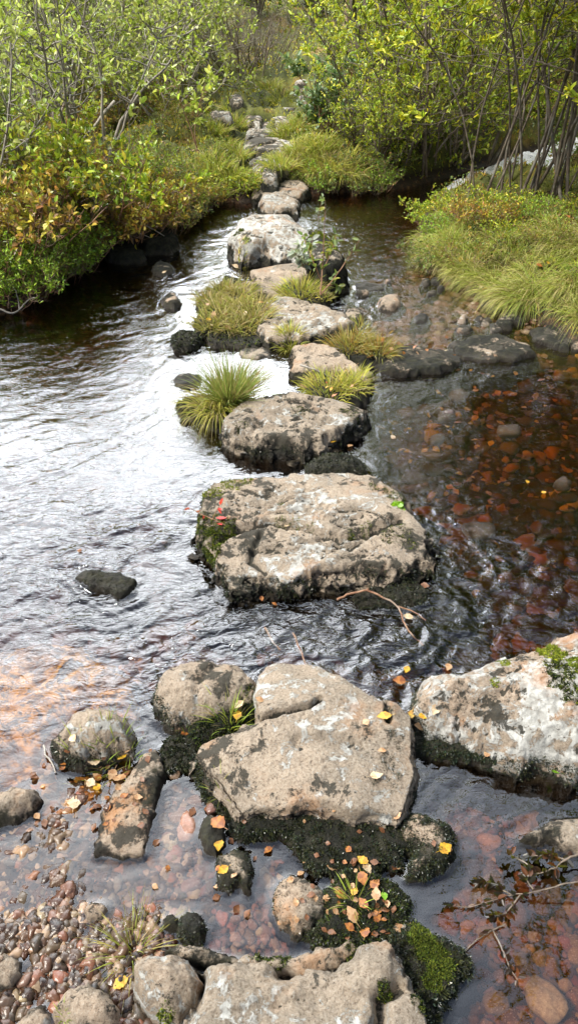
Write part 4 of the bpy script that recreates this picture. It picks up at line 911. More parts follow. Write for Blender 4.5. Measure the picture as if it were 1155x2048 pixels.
for px, py, ln, cn, lab in [(767, 1435, 30, 'yellow', 'round yellow leaf on the top of the wide angular slab'), (730, 1447, 20, 'tan', 'small pinkish leaf left of the round yellow one'), (752, 1555, 28, 'pale', 'pale stalked leaf near the lower edge of the wide slab'), (763, 1504, 18, 'tan', 'tiny tan leaf halfway down the wide slab'),
        (823, 1433, 22, 'yellow', 'narrow yellow leaf wedged upright in the joint between slab and boulder'), (847, 1437, 24, 'yellow', 'yellow leaf leaning right in the joint between slab and boulder'), (868, 1424, 26, 'pale', 'pale leaf at the head of the joint beside the boulder'), (840, 1456, 28, 'tan', 'tan leaf lying on the moss beside the joint'), (822, 1474, 24, 'yellow', 'lowest narrow yellow leaf in the joint beside the slab'),
        (797, 1365, 26, 'orange', 'brown and yellow leaf behind the slab at the water'), (812, 1342, 18, 'yellow', 'small yellow leaf at the tip of the boulder'), (895, 1337, 20, 'tan', 'pinkish leaf on the upper left of the white boulder'), (475, 1432, 24, 'yellow', 'orange yellow leaf in the grass tuft behind the slab'), (478, 1412, 22, 'pale', 'pale curled leaf above the orange yellow one in the tuft'),
        (519, 1402, 18, 'tan', 'pinkish leaf between tuft and slab'), (372, 1468, 20, 'orange', 'round orange tan leaf at the foot of the lichen stone'), (147, 1480, 22, 'pale', 'round buff leaf on the domed brown stone'), (188, 1526, 26, 'pale', 'pale leaf below the domed stone'), (245, 1515, 22, 'yellow', 'bright yellow leaf in the left grass'), (184, 1570, 26, 'pale', 'buff leaf left of the slanting ridge'), (240, 1562, 32, 'tan', 'tan leaf with curled rim beside the ridge'), (150, 1607, 34, 'pale', 'broad buff leaf at the edge of the gravel'), (225, 1552, 26, 'tan', 'long tan leaf above the curled one'), (195, 1578, 22, 'yellow', 'yellow leaf behind the buff leaf in the left grass'),
        (436, 1650, 40, 'orange', 'upright curled orange leaf on the brown wet rock'), (437, 1692, 28, 'yellow', 'yellow leaf at the foot of the curled orange one'), (446, 1743, 24, 'yellow', 'yellow leaf stuck on the dark wet rock'), (889, 1699, 32, 'yellow', 'yellow leaf with pale rim on the mossy stone'), (724, 1724, 26, 'yellow', 'yellow leaf at the top of the leaf pile'), (733, 1740, 26, 'pale', 'pale leaf under the yellow one at the top of the pile'), (724, 1760, 30, 'orange', 'orange leaf with pink rim in the pile'),
        (749, 1770, 26, 'orange', 'amber leaf right of the pink rimmed one'), (751, 1790, 26, 'tan', 'pinkish leaf beside the green sprout'), (767, 1795, 20, 'green', 'small green leaf sprouting from the leaf pile'), (708, 1785, 20, 'yellow', 'golden leaf at the grass sprout'), (725, 1810, 26, 'orange', 'dark orange leaf in the middle of the pile'), (703, 1832, 36, 'tan', 'large crumpled tan leaf at the left of the pile'), (697, 1857, 22, 'orange', 'brown curled leaf under the crumpled tan one'), (729, 1865, 28, 'orange', 'rust red leaf at the bottom of the pile'), (796, 1865, 38, 'tan', 'narrow upright tan leaf at the right of the pile'),
        (241, 1969, 34, 'yellow', 'yellow leaf between the grass and the rounded boulder'), (443, 1040, 22, 'red', 'red leaf low on the mossy corner of the square stone'), (440, 1052, 16, 'red', 'smaller red leaf under the other on the mossy corner'), (573, 1054, 12, 'pale', 'tiny pale leaf in the hollow of the square stone'), (800, 1014, 16, 'green', 'bright green leaf on the square stone'), (785, 876, 15, 'pale', 'pale leaf floating right of the overhanging slab'), (653, 900, 18, 'pale', 'pale leaf on the low black rock'), (665, 885, 14, 'yellow', 'yellow leaf over the low black rock'), (700, 895, 16, 'tan', 'tan leaf floating beside the low black rock'),
        (848, 1175, 20, 'brown', 'brown leaf at the corner of the square stone'), (814, 1237, 22, 'pale', 'sunken pale leaf below the bare twig'), (523, 1200, 12, 'orange', 'small orange leaf in the ripples under the square stone'), (548, 1210, 12, 'orange', 'second orange leaf in the ripples, nearer the twig'), (160, 1103, 12, 'orange', 'orange leaf drifting above the jagged black rock'), (1108, 1545, 22, 'green', 'green leaf floating below the white boulder'), (973, 1510, 18, 'tan', 'square tan leaf at the shelf of the white boulder'), (1085, 988, 14, 'yellow', 'yellow leaf adrift in the dark pool'), (1052, 966, 12, 'yellow', 'smaller yellow leaf adrift in the dark pool')]:
    leaf(px, py, ln, cn, lab, tilt=.35, lift=.006 if py > 1250 else .005)
for i in range(46):
    g = i % 4
    if g == 0: px, py = R.normal(735, 26), R.normal(690, 12); gl = 'leaves caught in the grass clump by the wedge stone'
    elif g == 1: px, py = R.normal(440, 40), R.normal(630, 28); gl = 'leaves caught in the messy grass island'
    elif g == 2: px, py = R.normal(680, 30), R.normal(775, 14); gl = 'leaves caught in the grass below the wedge stone'
    else: px, py = R.normal(850, 60), R.normal(705, 8); gl = 'leaves on the rusty shelf'
    cn = ['tan', 'pale', 'orange', 'yellow'][R.randint(4)]
    leaf(px, py, R.uniform(9, 16), cn, '%s coloured leaf among the %s' % ({'tan': 'tan', 'pale': 'buff', 'orange': 'orange', 'yellow': 'yellow'}[cn], gl), gl + ', ' + cn, tilt=.7, lift=.02)
for i in range(120):
    px, py = (R.uniform(60, 320), R.uniform(1500, 1660)) if i % 3 == 0 else ((R.uniform(640, 800), R.uniform(1720, 1880)) if i % 3 == 1 else (R.uniform(300, 900), R.uniform(1620, 1860)))
    cn = ['brown', 'tan', 'brown', 'orange'][R.randint(4)]
    leaf(px, py, R.uniform(9, 20), cn, '%s leaf scrap in the foreground among wet stones and moss' % cn, 'leaf scraps among the foreground stones, ' + cn, tilt=.5)
for i in range(40):
    if i % 2: px, py = R.uniform(880, 1150), R.uniform(440, 640); gl = 'leaves strewn on the right bank grass'
    else: px, py = R.uniform(0, 480), R.uniform(370, 560); gl = 'leaves strewn on the left bank'
    if rock_top(*[np.array([v]) for v in hit(px, py, False)[:2]])[0] < -5 and hit(px, py)[2] < .02: continue
    cn = ['tan', 'pale', 'orange', 'yellow'][R.randint(4)]
    leaf(px, py, R.uniform(9, 14), cn, '%s coloured leaf among the %s' % ({'tan': 'tan', 'pale': 'buff', 'orange': 'orange', 'yellow': 'yellow'}[cn], gl), gl + ', ' + cn, tilt=.7, lift=.04)
for i in range(85):
    px, py = R.uniform(870, 1175), R.uniform(740, 1020); p = unproj(px, py, 0)
    if H(p[0:1], p[1:2])[0] > -.05 or rock_top(p[0:1], p[1:2])[0] > -1: continue
    p2 = hit(px, py, False); sz = R.uniform(.02, .045)
    o = bpy.data.objects.new('sunken_leaf', LFD[['orange', 'yellow', 'brown', 'yellow'][R.randint(4)], R.randint(6)]); COL.objects.link(o); o.location = (p2[0], p2[1], p2[2] + .03); o.scale = (sz,) * 3; o.rotation_euler = (R.uniform(-.3, .3), R.uniform(-.3, .3), R.uniform(0, 6))
    tag(o, 'orange brown leaf sunk on the bed of the dark pool', 'sunken leaf', 'leaves sunk in the dark pool')

# ------------------------------------------------------------------ grass tufts
YG = [(0.429, 0.449, 0.054), (0.546, 0.521, 0.072), (0.312, 0.379, 0.048), (0.624, 0.540, 0.096)]
BG = [(.12, .22, .06), (.20, .32, .08), (.10, .17, .04), (.28, .34, .09), (.34, .36, .12)]
tuft('grass_tuft', 'tall blue green tuft standing behind the overhanging grey slab', 460, 804, .045, .29, 1000, [(.20, .34, .08), (.30, .42, .10), (.14, .24, .05), (.42, .46, .14)], lean=.75, drp=.3, wd=.0036, straw=.38, bias=(.06, 0))
tuft('grass_tuft', 'drooping straw coloured blades at the left foot of the tall tuft', 432, 815, .08, .24, 420, YG, lean=.9, drp=.8, bias=(-.15, -.3), straw=.45)
GI = 'grass on the islet beside the grooved stone'
for i, (px, py) in enumerate([(420, 600), (440, 620), (470, 610), (500, 625), (420, 645), (455, 650), (490, 655), (515, 645), (450, 580), (480, 590), (440, 562), (520, 610)]):
    tuft('grass_clump', 'short messy yellow green grass clump on the islet by the grooved stone', px, py, .08, .135, 250, [(.36, .38, .06), (.26, .30, .05), (.44, .38, .09), (.40, .28, .07)], GI, lean=1.1, drp=.5, wd=.0042, straw=.5)
for px, py, r, ln, n, lab in [(600, 580, .12, .14, 420, 'short grass in front of the pale pinkish stone'), (640, 588, .07, .07, 200, 'low grass on the mossy lump right of the pinkish stone'), (580, 688, .05, .12, 220, 'green tuft at the left of the wedge stone'), (700, 690, .10, .15, 420, 'reddish grass clump full of leaves right of the wedge stone'),
                              (755, 700, .08, .14, 320, 'orange tinged tuft at the start of the rusty shelf'), (720, 665, .05, .12, 200, 'fresh green tuft beyond the leaf filled clump'), (660, 775, .12, .13, 460, 'grass in front of the wedge stone'), (705, 770, .08, .12, 300, 'grass at the right below the wedge stone'), (480, 545, .05, .10, 160, 'small tuft left of the pale pinkish stone'),
                              (500, 790, .06, .10, 200, 'low yellow grass behind the overhanging slab')]:
    tuft('grass_clump', lab, px, py, r, ln, n, YG if 'orange' not in lab and 'reddish' not in lab else [(.34, .26, .05), (.42, .20, .04), (.25, .25, .05)], lean=1.0, drp=.5, wd=.004, straw=.3)
tuft('grass_tuft', 'green tuft growing on the moss between lichen stone and slab', 460, 1440, .035, .10, 110, GREEN, lean=1.0, drp=.35, wd=.0022, straw=.1)
tuft('grass_tuft', 'small sprout of grass at the foot of the lichen stone', 372, 1462, .015, .07, 26, GREEN, lean=.9, drp=.3, wd=.0022)
tuft('grass_tuft', 'sparse grass at the right foot of the domed brown stone', 235, 1515, .05, .085, 60, GREEN, lean=.9, drp=.3, wd=.0024)
tuft('grass_tuft', 'thin grass below the domed brown stone', 180, 1545, .05, .07, 36, GREEN, lean=1.1, drp=.3, wd=.0022)
tuft('grass_tuft', 'thin grass sprig left of the slab tip', 440, 1585, .012, .08, 28, GREEN, lean=1.2, drp=.4, wd=.002, bias=(-.3, .2))
tuft('grass_tuft', 'yellow green tuft beside the rounded boulder at the bottom', 262, 1905, .03, .13, 110, [(.30, .32, .05), (.22, .28, .04), (.36, .30, .08)], lean=1.2, drp=.45, wd=.0024, bias=(-.1, 0), straw=.3)
tuft('grass_tuft', 'dry straw sprig above the bottom tuft', 275, 1850, .012, .12, 16, STRAW, lean=.5, drp=.2, wd=.0018)
tuft('grass_tuft', 'green sprout behind the leaf pile', 705, 1800, .02, .07, 46, GREEN, lean=.9, drp=.35, wd=.0022, bias=(-.25, .1))
tuft('grass_tuft', 'tiny green sprout on the corner gravel', 125, 2030, .012, .035, 26, GREEN, lean=.9, wd=.002)
tuft('grass_tuft', 'large yellow tussock drooping over the far bank', 648, 340, .15, .32, 1200, YG, lean=.9, drp=.75, wd=.006, bias=(0, -.12), straw=.35, water=False)
tuft('grass_tuft', 'smaller yellow tussock right of the drooping one', 690, 350, .14, .30, 700, YG, lean=.9, drp=.7, wd=.006, bias=(0, -.1), straw=.35)
LBG = 'grass tussocks on the left bank'; RBG = 'long combed grass on the right bank'
for i in range(34):
    px, py = [(60, 440), (110, 455), (140, 430), (90, 400), (160, 470), (120, 490), (20, 500), (60, 540), (110, 530), (430, 385), (400, 380), (370, 400), (455, 350), (480, 360), (430, 330), (400, 350), (350, 380), (470, 310), (450, 290), (560, 330), (590, 320), (600, 300), (570, 270), (590, 255), (620, 310), (560, 200), (540, 180), (640, 290), (430, 260), (470, 250), (20, 440), (190, 440), (180, 395), (240, 400)][i]
    tuft('grass_tussock', 'yellow green grass tussock among moss on the far and left banks', px, py, .13, .22, 330, YG + GREEN, LBG, lean=.9, drp=.6, wd=.006, straw=.25)
for i in range(84):
    px = R.uniform(866, 1200); py = R.uniform(415, 650)
    lim = np.interp(px, [834, 880, 930, 1000, 1060, 1155, 1200], [495, 525, 560, 590, 618, 655, 675]) - 14
    if py > lim: py = lim - R.uniform(0, 12) if i % 3 else R.uniform(425, lim)
    edge = py > lim - 40; ln = R.uniform(.20, .36) + .10 * edge
    pal_ = [[(.46, .50, .09), (.62, .60, .18), (.32, .42, .06)], [(.30, .40, .05), (.42, .48, .06), (.20, .30, .04)], [(.68, .62, .28), (.56, .54, .16), (.40, .44, .08)]][i % 3]
    tuft('grass_tussock', ['long drooping yellow green grass tussock on the right bank', 'shorter fresh green grass tussock on the right bank', 'pale straw tipped grass tussock on the right bank'][i % 3], px, py, R.uniform(.05, .14), ln * R.uniform(.4, .75), 210, pal_, RBG + [', drooping', ', short', ', pale'][i % 3], lean=.6, drp=.85, bias=(-.75 * R.uniform(.1, 1.3), -.45 * R.uniform(-.2, 1.3)), wd=.0040, straw=.26)

# ------------------------------------------------------------------ twigs and branches
def bark_tube(name, pts, r0, r1, mat, parent=None, ns=6, loc=None):
    pts = np.asarray(pts, float); k = len(pts)
    # resample smoothly
    t = np.linspace(0, k - 1, (k - 1) * 4 + 1); Q = np.stack([np.interp(t, np.arange(k), pts[:, i]) for i in range(3)], -1)
    for _ in range(2): Q[1:-1] = (Q[:-2] + 2 * Q[1:-1] + Q[2:]) / 4
    Q += R.normal(size=Q.shape) * min(r0, .004) * .3
    return (Q, np.linspace(r0, r1, len(Q)))
def twig(name, label, lines, mat, cat='twig', lvs=None):
    segs = []
    for pts, r0, r1 in lines:
        P3 = [unproj(px, py, z) for px, py, z in pts]; segs.append(bark_tube('', P3, r0, r1, mat))
    V, F = tubes(segs, 6); o = mk(name, V, F, mat, smooth=True, loc=segs[0][0][0])
    tag(o, label, cat); return o, segs
twig('bare_twig', 'forked reddish twig reaching over the water from the square stone', [([(672, 1198, .05), (700, 1188, .055), (733, 1180, .06), (762, 1192, .05), (795, 1210, .03), (803, 1235, .015), (815, 1262, .004), (845, 1290, -.005)], .004, .002), ([(795, 1212, .03), (830, 1225, .015), (850, 1240, .003)], .0025, .0015), ([(733, 1180, .06), (737, 1177, .065)], .003, .003)], MTWIG)
twig('root', 'grey crooked root bending down the left bank to the water', [([(150, 497, .06), (172, 492, .08), (185, 465, .16), (195, 425, .25), (203, 405, .32)], .022, .014), ([(185, 465, .16), (182, 440, .22), (180, 405, .32)], .01, .005)], MDEAD, 'root')
twig('dead_branch', 'bleached broken branch poking out of the left bushes', [([(178, 265, .55), (192, 250, .6), (208, 226, .68), (230, 203, .75)], .010, .014), ([(178, 265, .55), (165, 282, .45)], .010, .008)], MDEAD, 'branch')
twig('bare_twig', 'tangle of bare grey twigs hanging from the heather over the black boulder', [([(235, 420, .28), (255, 445, .22), (275, 465, .16), (300, 475, .10)], .008, .003), ([(245, 440, .24), (262, 470, .14), (268, 490, .05)], .006, .003), ([(255, 430, .26), (290, 450, .2), (328, 472, .12)], .006, .003)], MDEAD)
twig('bare_twig', 'bare grey twigs at the waterline of the left edge', [([(0, 618, .05), (25, 628, .03), (40, 620, .03), (55, 600, .08), (70, 595, .1)], .006, .003), ([(40, 620, .03), (35, 590, .1), (22, 560, .18)], .005, .003)], MDEAD)
twig('stick', 'thin pale stick leaning on the wedge stone', [([(600, 730, .11), (625, 738, .10), (655, 752, .06)], .005, .004)], MDEAD)
twig('bare_twig', 'thin bare twigs rising from the ripples under the square stone', [([(530, 1255, .0), (545, 1285, .0), (560, 1300, .0)], .003, .002), ([(585, 1265, .0), (600, 1300, .0), (610, 1330, 0.0)], .003, .002)], MTWIG)
twig('bare_twig', 'long pale twig lying at the edge of the domed brown stone', [([(88, 1490, .01), (92, 1510, .01), (105, 1525, .01), (112, 1545, .005)], .0025, .002)], MDEAD)
def sprig(name, label, lines, mat, leafpal, n, ln, cat='sapling', wd=.45, alongz=True, lname='foliage', lo=.25):
    root = empty(name, tuple(unproj(*lines[0][0][0])), label, cat)
    segs = [bark_tube('', [unproj(*q) for q in pts], r0, r1, mat) for pts, r0, r1 in lines]
    V, F = tubes(segs, 5); mk('stems', V, F, mat, parent=root, smooth=True, loc=root.location)
    P, D = [], []
    for i in range(n):
        Q, _ = segs[R.randint(len(segs))]; k = R.randint(int(len(Q) * lo), len(Q)); k0 = max(k - 1, 0)
        t = unit(Q[min(k0 + 1, len(Q) - 1)] - Q[k0 - 1] if k0 > 0 else Q[1] - Q[0]); P.append(Q[k]); D.append(t * .5 + R.normal(size=3) * .6)
    P, D = np.array(P), np.array(D)
    V, F, Cc = leaves(P, D, ln * R.uniform(.6, 1.15, n), ln * wd * R.uniform(.8, 1.1, n), pick(n, leafpal))
    mk(lname, V, F, MLEAF, parent=root, col=Cc, loc=root.location); return root
sprig('willow_sapling', 'slender willow sapling growing beside the mossy boulder', [([(640, 590, .10), (645, 540, .22), (648, 470, .42), (650, 400, .60)], .005, .002), ([(640, 590, .10), (665, 560, .18), (690, 525, .26), (718, 480, .36)], .004, .002), ([(642, 560, .16), (620, 510, .3), (605, 470, .38)], .004, .002), ([(645, 540, .22), (665, 500, .32), (670, 470, .4)], .003, .002), ([(650, 570, .14), (672, 570, .14), (680, 575, .12)], .003, .002)], MTWIG, [(.15, .24, .06), (.22, .30, .08), (.36, .34, .06), (.12, .18, .05)], 85, .05)
sprig('willow_shoot', 'silvery leaved willow shoot in front of the tall pale boulder', [([(612, 540, .12), (608, 515, .2), (600, 490, .30)], .004, .002), ([(612, 540, .12), (620, 510, .22), (625, 480, .32)], .004, .002), ([(612, 540, .12), (590, 505, .25)], .004, .002)], MTWIG, [(.50, .54, .48), (.40, .46, .38), (.55, .58, .52)], 70, .055, cat='shoot', wd=.55)
sprig('leafy_sprig', 'small sprig with two bright leaves on the tip at the far bank water', [([(636, 440, .0), (640, 415, .1), (645, 395, .18)], .003, .002)], MTWIG, [(.3, .4, .2)], 12, .05, cat='sprig')
sprig('red_leaved_sprig', 'bare stalk with red leaves reaching out from the mossy corner of the square stone', [([(450, 1050, .17), (425, 1038, .19), (400, 1028, .19), (380, 1016, .20)], .0018, .001), ([(425, 1038, .19), (433, 1020, .21), (440, 1010, .23)], .0015, .001)], MTWIG, [(.6, .03, .03), (.7, .05, .05)], 9, .022, cat='sprig', lo=.6)
DK = [(.02, .007, .004), (.035, .010, .005), (.01, .007, .004), (.10, .03, .008)]
sprig('drowned_branch', 'dark drooping branch with brown leaves over the lower right pool', [([(1170, 1760, .05), (1120, 1770, .04), (1070, 1785, .02), (1020, 1790, .008), (985, 1800, .006), (940, 1815, .006), (900, 1812, .005)], .0018, .001), ([(1020, 1790, .008), (990, 1770, .01), (955, 1760, .01)], .002, .001), ([(1040, 1788, .01), (1010, 1830, .006), (980, 1830, .006)], .002, .001), ([(1070, 1785, .02), (1050, 1760, .03), (1060, 1730, .04), (1020, 1710, .03)], .002, .0015)], MBARK, DK, 115, .022, cat='branch', wd=.55)
sprig('drowned_branch', 'thin dark branch with few leaves trailing below the larger one', [([(1010, 1850, .005), (985, 1860, .006), (960, 1875, .006), (940, 1890, .006), (915, 1920, .005), (905, 1940, .005)], .002, .001), ([(985, 1860, .006), (1005, 1900, .006), (1020, 1940, .005), (1035, 1960, .005)], .0018, .001)], MBARK, DK, 26, .022, cat='branch', wd=.5)
sprig('drowned_branch', 'dark leafy twigs by the wet black rock at the right edge', [([(1170, 1700, .04), (1130, 1720, .03), (1090, 1745, .02), (1050, 1750, .01)], .003, .001), ([(1130, 1720, .03), (1100, 1710, .03), (1060, 1712, .02)], .002, .001)], MBARK, DK, 60, .024, cat='branch', wd=.55)

# ------------------------------------------------------------------ shrubs and trees
def grow(seed, h, nst, spread, leafn, leaf_l, leaf_w, pal, r0=.012, low=.15, nb=8, ntw=4, bend=.5, tw_len=.16, up=.6, ns=5, lean=(0, 0), wander=.10, foot=.10):
    rs = np.random.RandomState(seed); segs = []; tips = []
    def line(p, d, L, n, wand, upb):
        pts = [p]; d = unit(d)
        for i in range(n):
            d = unit(d + rs.normal(size=3) * wand + np.array([0, 0, upb * .12])); pts.append(pts[-1] + d * L / n)
        return np.array(pts)
    for s in range(nst):
        a = rs.uniform(0, 6.28); ln = spread * math.sqrt(rs.uniform(.05, 1))
        d = np.array([math.cos(a) * ln + lean[0], math.sin(a) * ln + lean[1], 1.0]); L = h * rs.uniform(.75, 1.1)
        p = np.array([math.cos(a), math.sin(a), 0]) * foot * rs.uniform(.1, 1)
        S = line(p - np.array([0, 0, .05]), d, L, 11, wander, .3); rr = r0 * rs.uniform(.6, 1.15)
        segs.append((S, np.linspace(rr, rr * .25, len(S)), ns))
        for b in range(nb):
            t = rs.uniform(low, .97); k = t * (len(S) - 1); k0 = int(k); q = S[k0] + (S[min(k0 + 1, len(S) - 1)] - S[k0]) * (k - k0)
            a2 = rs.uniform(0, 6.28); bd = np.array([math.cos(a2), math.sin(a2), up * rs.uniform(.1, 1.4)])
            bl = h * .34 * (1.1 - .6 * t) * rs.uniform(.5, 1.2)
            B = line(q, bd, bl, 5, .22, bend); segs.append((B, np.linspace(rr * .42, rr * .15, len(B)), 4))
            for w_ in range(ntw):
                kk = rs.randint(1, len(B)); a3 = rs.uniform(0, 6.28)
                T = line(B[kk], unit(B[kk] - B[kk - 1]) + np.array([math.cos(a3), math.sin(a3), rs.uniform(-.2, .9)]) * .8, tw_len * rs.uniform(.5, 1.2), 3, .25, bend)
                segs.append((T, np.linspace(rr * .16, rr * .08, len(T)), 3)); tips.append(T)
            tips.append(B[2:])
    Vb, Fb = [], []; o = 0; groups = {}
    for S, r, n in segs: groups.setdefault(n, []).append((S, r))
    for n, g in groups.items():
        V, F = tubes(g, n); Vb.append(V); Fb.append(F[0] + o); o += len(V)
    Vb = np.vstack(Vb); Fb = np.vstack(Fb)
    sub = rs.permutation(len(tips))[:max(3, int(len(tips) * .42))]; ti = np.where(rs.uniform(0, 1, leafn) < .85, sub[rs.randint(0, len(sub), leafn)], rs.randint(0, len(tips), leafn)); P = np.zeros((leafn, 3)); D = np.zeros((leafn, 3))
    for i, k in enumerate(ti):
        T = tips[k]; j = rs.randint(1, len(T)) if len(T) > 1 else 0; f = rs.uniform(0, 1)
        P[i] = T[j - 1] * (1 - f) + T[j] * f; D[i] = unit(T[j] - T[j - 1]) * .7
    D += rs.normal(size=(leafn, 3)) * .55 + np.array([0, 0, .15])
    V, F, Cc = leaves(P, D, leaf_l * rs.uniform(.6, 1.2, leafn), leaf_w * rs.uniform(.7, 1.15, leafn), pick(leafn, pal, .5))
    return (Vb, Fb), (V, F, Cc)
def plant(name, label, cat, group, bark, woodname, leafname, loc=(0, 0, 0), **k):
    (Vb, Fb), (V, F, Cc) = grow(**k)
    root = empty(name, loc, label, cat, group)
    b = mk(woodname, Vb, [Fb], bark, smooth=True); b.parent = root
    if k.get('leafn', 0) > 5: l = mk(leafname, V, F, MLEAF, col=Cc); l.parent = root
    return root
GW = [(0.369, 0.411, 0.079), (0.582, 0.617, 0.206), (0.355, 0.454, 0.086), (0.499, 0.579, 0.120), (0.249, 0.347, 0.052), (0.624, 0.694, 0.189), (0.415, 0.540, 0.052)]
BRG = [(0.278, 0.428, 0.037), (0.416, 0.550, 0.050), (0.206, 0.306, 0.027), (0.601, 0.650, 0.082)]
YW = [(0.463, 0.550, 0.045), (0.323, 0.406, 0.032), (0.693, 0.673, 0.065), (0.230, 0.306, 0.027), (0.800, 0.732, 0.037)]
DKG = [(0.306, 0.412, 0.037), (0.407, 0.506, 0.049), (0.150, 0.239, 0.023), (0.212, 0.317, 0.027), (0.319, 0.416, 0.039), (0.105, 0.168, 0.015)]
used = set()
def put(proto, px, py, rot=None, sc=1.0, label=None, loc=None):
    p = hit(px, py, False) if loc is None else np.array([loc[0], loc[1], float(H(np.array([loc[0]]), np.array([loc[1]]))[0])])
    rot = R.uniform(0, 6.28) if rot is None else rot
    if proto.name not in used:
        used.add(proto.name); proto.location = p; proto.rotation_euler = (0, 0, rot); proto.scale = (sc,) * 3
        if label: proto['label'] = label
        return proto
    return copy_thing(proto, p, rot, sc, label)
LW = 'grey leaved willows on the left bank'
w1 = plant('willow_shrub', 'open grey leaved willow shrub with bare lower stems on the left bank', 'shrub', LW, MGREY, 'stems', 'foliage', seed=1, h=1.25, nst=9, spread=.8, leafn=800, leaf_l=.052, leaf_w=.03, pal=GW, r0=.016, low=.3, nb=8, ntw=4, wander=.16, foot=.2)
w2 = plant('willow_shrub', 'open grey leaved willow shrub with bare lower stems on the left bank', 'shrub', LW, MGREY, 'stems', 'foliage', seed=2, h=1.0, nst=8, spread=1.0, leafn=700, leaf_l=.058, leaf_w=.032, pal=GW + BRG[:2], r0=.013, low=.25, nb=8, ntw=4, wander=.18, foot=.25)
w3 = plant('willow_shrub', 'open grey leaved willow shrub with bare lower stems on the left bank', 'shrub', LW, MGREY, 'stems', 'foliage', seed=3, h=1.5, nst=7, spread=.6, leafn=950, leaf_l=.055, leaf_w=.028, pal=GW, r0=.018, low=.35, nb=10, ntw=4, wander=.14, foot=.2)
for i, (px, py, s) in enumerate([(-40, 400, .9), (40, 352, .8), (190, 316, .8), (-60, 330, 1.1), (20, 290, 1.1), (120, 270, 1.0), (230, 250, .9), (320, 235, .85), (60, 225, 1.2), (140, 215, 1.2), (220, 210, 1.1), (290, 205, 1.1), (350, 200, 1.0), (10, 190, 1.2), (110, 180, 1.3), (200, 172, 1.3), (300, 165, 1.3), (360, 158, .9), (330, 130, 1.2), (400, 128, .8)]):
    put([w1, w2, w3][i % 3], px, py, sc=s)
sp = plant('willow_sapling', 'single willow sapling with broad leaves leaning at the stream side of the left bank', 'sapling', None, MTWIG, 'stems', 'foliage', seed=11, h=.8, nst=2, spread=.35, leafn=110, leaf_l=.06, leaf_w=.035, pal=GW + BRG, r0=.008, low=.4, nb=7, ntw=2, wander=.1)
put(sp, 388, 322, sc=1.0)
sp2 = plant('willow_sapling', 'thin leafless willow sapling rising above the crooked root', 'sapling', None, MBARK, 'stems', 'foliage', seed=12, h=.75, nst=3, spread=.5, leafn=45, leaf_l=.06, leaf_w=.035, pal=GW, r0=.007, low=.4, nb=5, ntw=2, wander=.12)
put(sp2, 185, 470)
bp = plant('leafy_shrub', 'rounded broad leaved shrub beside the path stones', 'shrub', None, MTWIG, 'stems', 'foliage', seed=21, h=.72, nst=12, spread=.62, leafn=1500, leaf_l=.06, leaf_w=.042, pal=[(.13, .24, .10), (.20, .32, .16), (.10, .18, .06), (.28, .38, .24)], r0=.008, low=.15, nb=7, ntw=3)
put(bp, 655, 268)
RS = 'dense green willows right of the path'
g1 = plant('willow_bush', 'dense green willow bush between the path and the cascade', 'shrub', RS, MBARK, 'stems', 'foliage', seed=31, h=1.3, nst=10, spread=.75, leafn=2000, leaf_l=.05, leaf_w=.022, pal=BRG + YW, r0=.014, low=.12, nb=9, ntw=5)
for x_, y_, s in [(4.2, 8.4, .9), (3.4, 10.6, 1.0), (2.2, 9.6, .9), (2.7, 11.0, 1.1), (4.3, 11.5, 1.4), (3.2, 7.4, .5), (3.7, 13.5, 1.5), (5.2, 12.0, 1.5), (3.0, 12.2, 1.2)]: put(g1, 0, 0, sc=s, loc=(x_, y_))
for px, py, s in [(715, 292, .55), (760, 305, .6), (800, 345, .6), (780, 262, .95), (850, 300, .95), (750, 215, 1.0), (900, 330, 1.0), (800, 225, 1.2), (860, 240, 1.3), (700, 150, .9), (745, 165, 1.1)]:
    put(g1, px, py, sc=s)
BT = 'trees and tall shrubs closing off the background'
b1 = plant('background_tree', 'bushy light green tree in the thicket beyond the path', 'tree', BT, MBARK, 'trunk', 'crown', seed=71, h=3.6, nst=6, spread=.55, leafn=5200, leaf_l=.085, leaf_w=.05, pal=BRG + DKG[:2], r0=.035, low=.08, nb=18, ntw=5, tw_len=.35, foot=.3)
b2 = plant('background_tree', 'bushy light green tree in the thicket beyond the path', 'tree', BT, MBIRCH, 'trunk', 'crown', seed=72, h=4.2, nst=3, spread=.3, leafn=4800, leaf_l=.085, leaf_w=.05, pal=DKG + BRG, r0=.045, low=.1, nb=26, ntw=5, tw_len=.38, foot=.3)
TW = 'tall many stemmed willows on the right bank'
t1 = plant('tall_willow', 'tall willow with several bare upright stems at the right bank edge', 'tree', TW, MBARK, 'trunk', 'crown', seed=41, h=4.6, nst=4, spread=.30, leafn=5200, leaf_l=.055, leaf_w=.024, pal=YW, r0=.013, low=.22, nb=16, ntw=6, tw_len=.22, wander=.10, foot=.22)
t2 = plant('tall_willow', 'tall willow with several bare upright stems at the right bank edge', 'tree', TW, MBARK, 'trunk', 'crown', seed=42, h=4.2, nst=4, spread=.34, leafn=4800, leaf_l=.055, leaf_w=.024, pal=YW + BRG, r0=.014, low=.2, nb=16, ntw=6, tw_len=.22, wander=.12, foot=.25)
for i, (px, py, s) in enumerate([(1000, 405, 1.0), (1072, 408, 1.0), (1120, 400, 1.05), (1165, 410, 1.1), (940, 400, .8), (1030, 380, 1.0), (1220, 420, 1.1), (1290, 430, 1.1), (870, 345, 1.0), (950, 310, 1.2), (820, 250, 1.2)]):
    put([t1, t2][i % 2], px, py, sc=s)
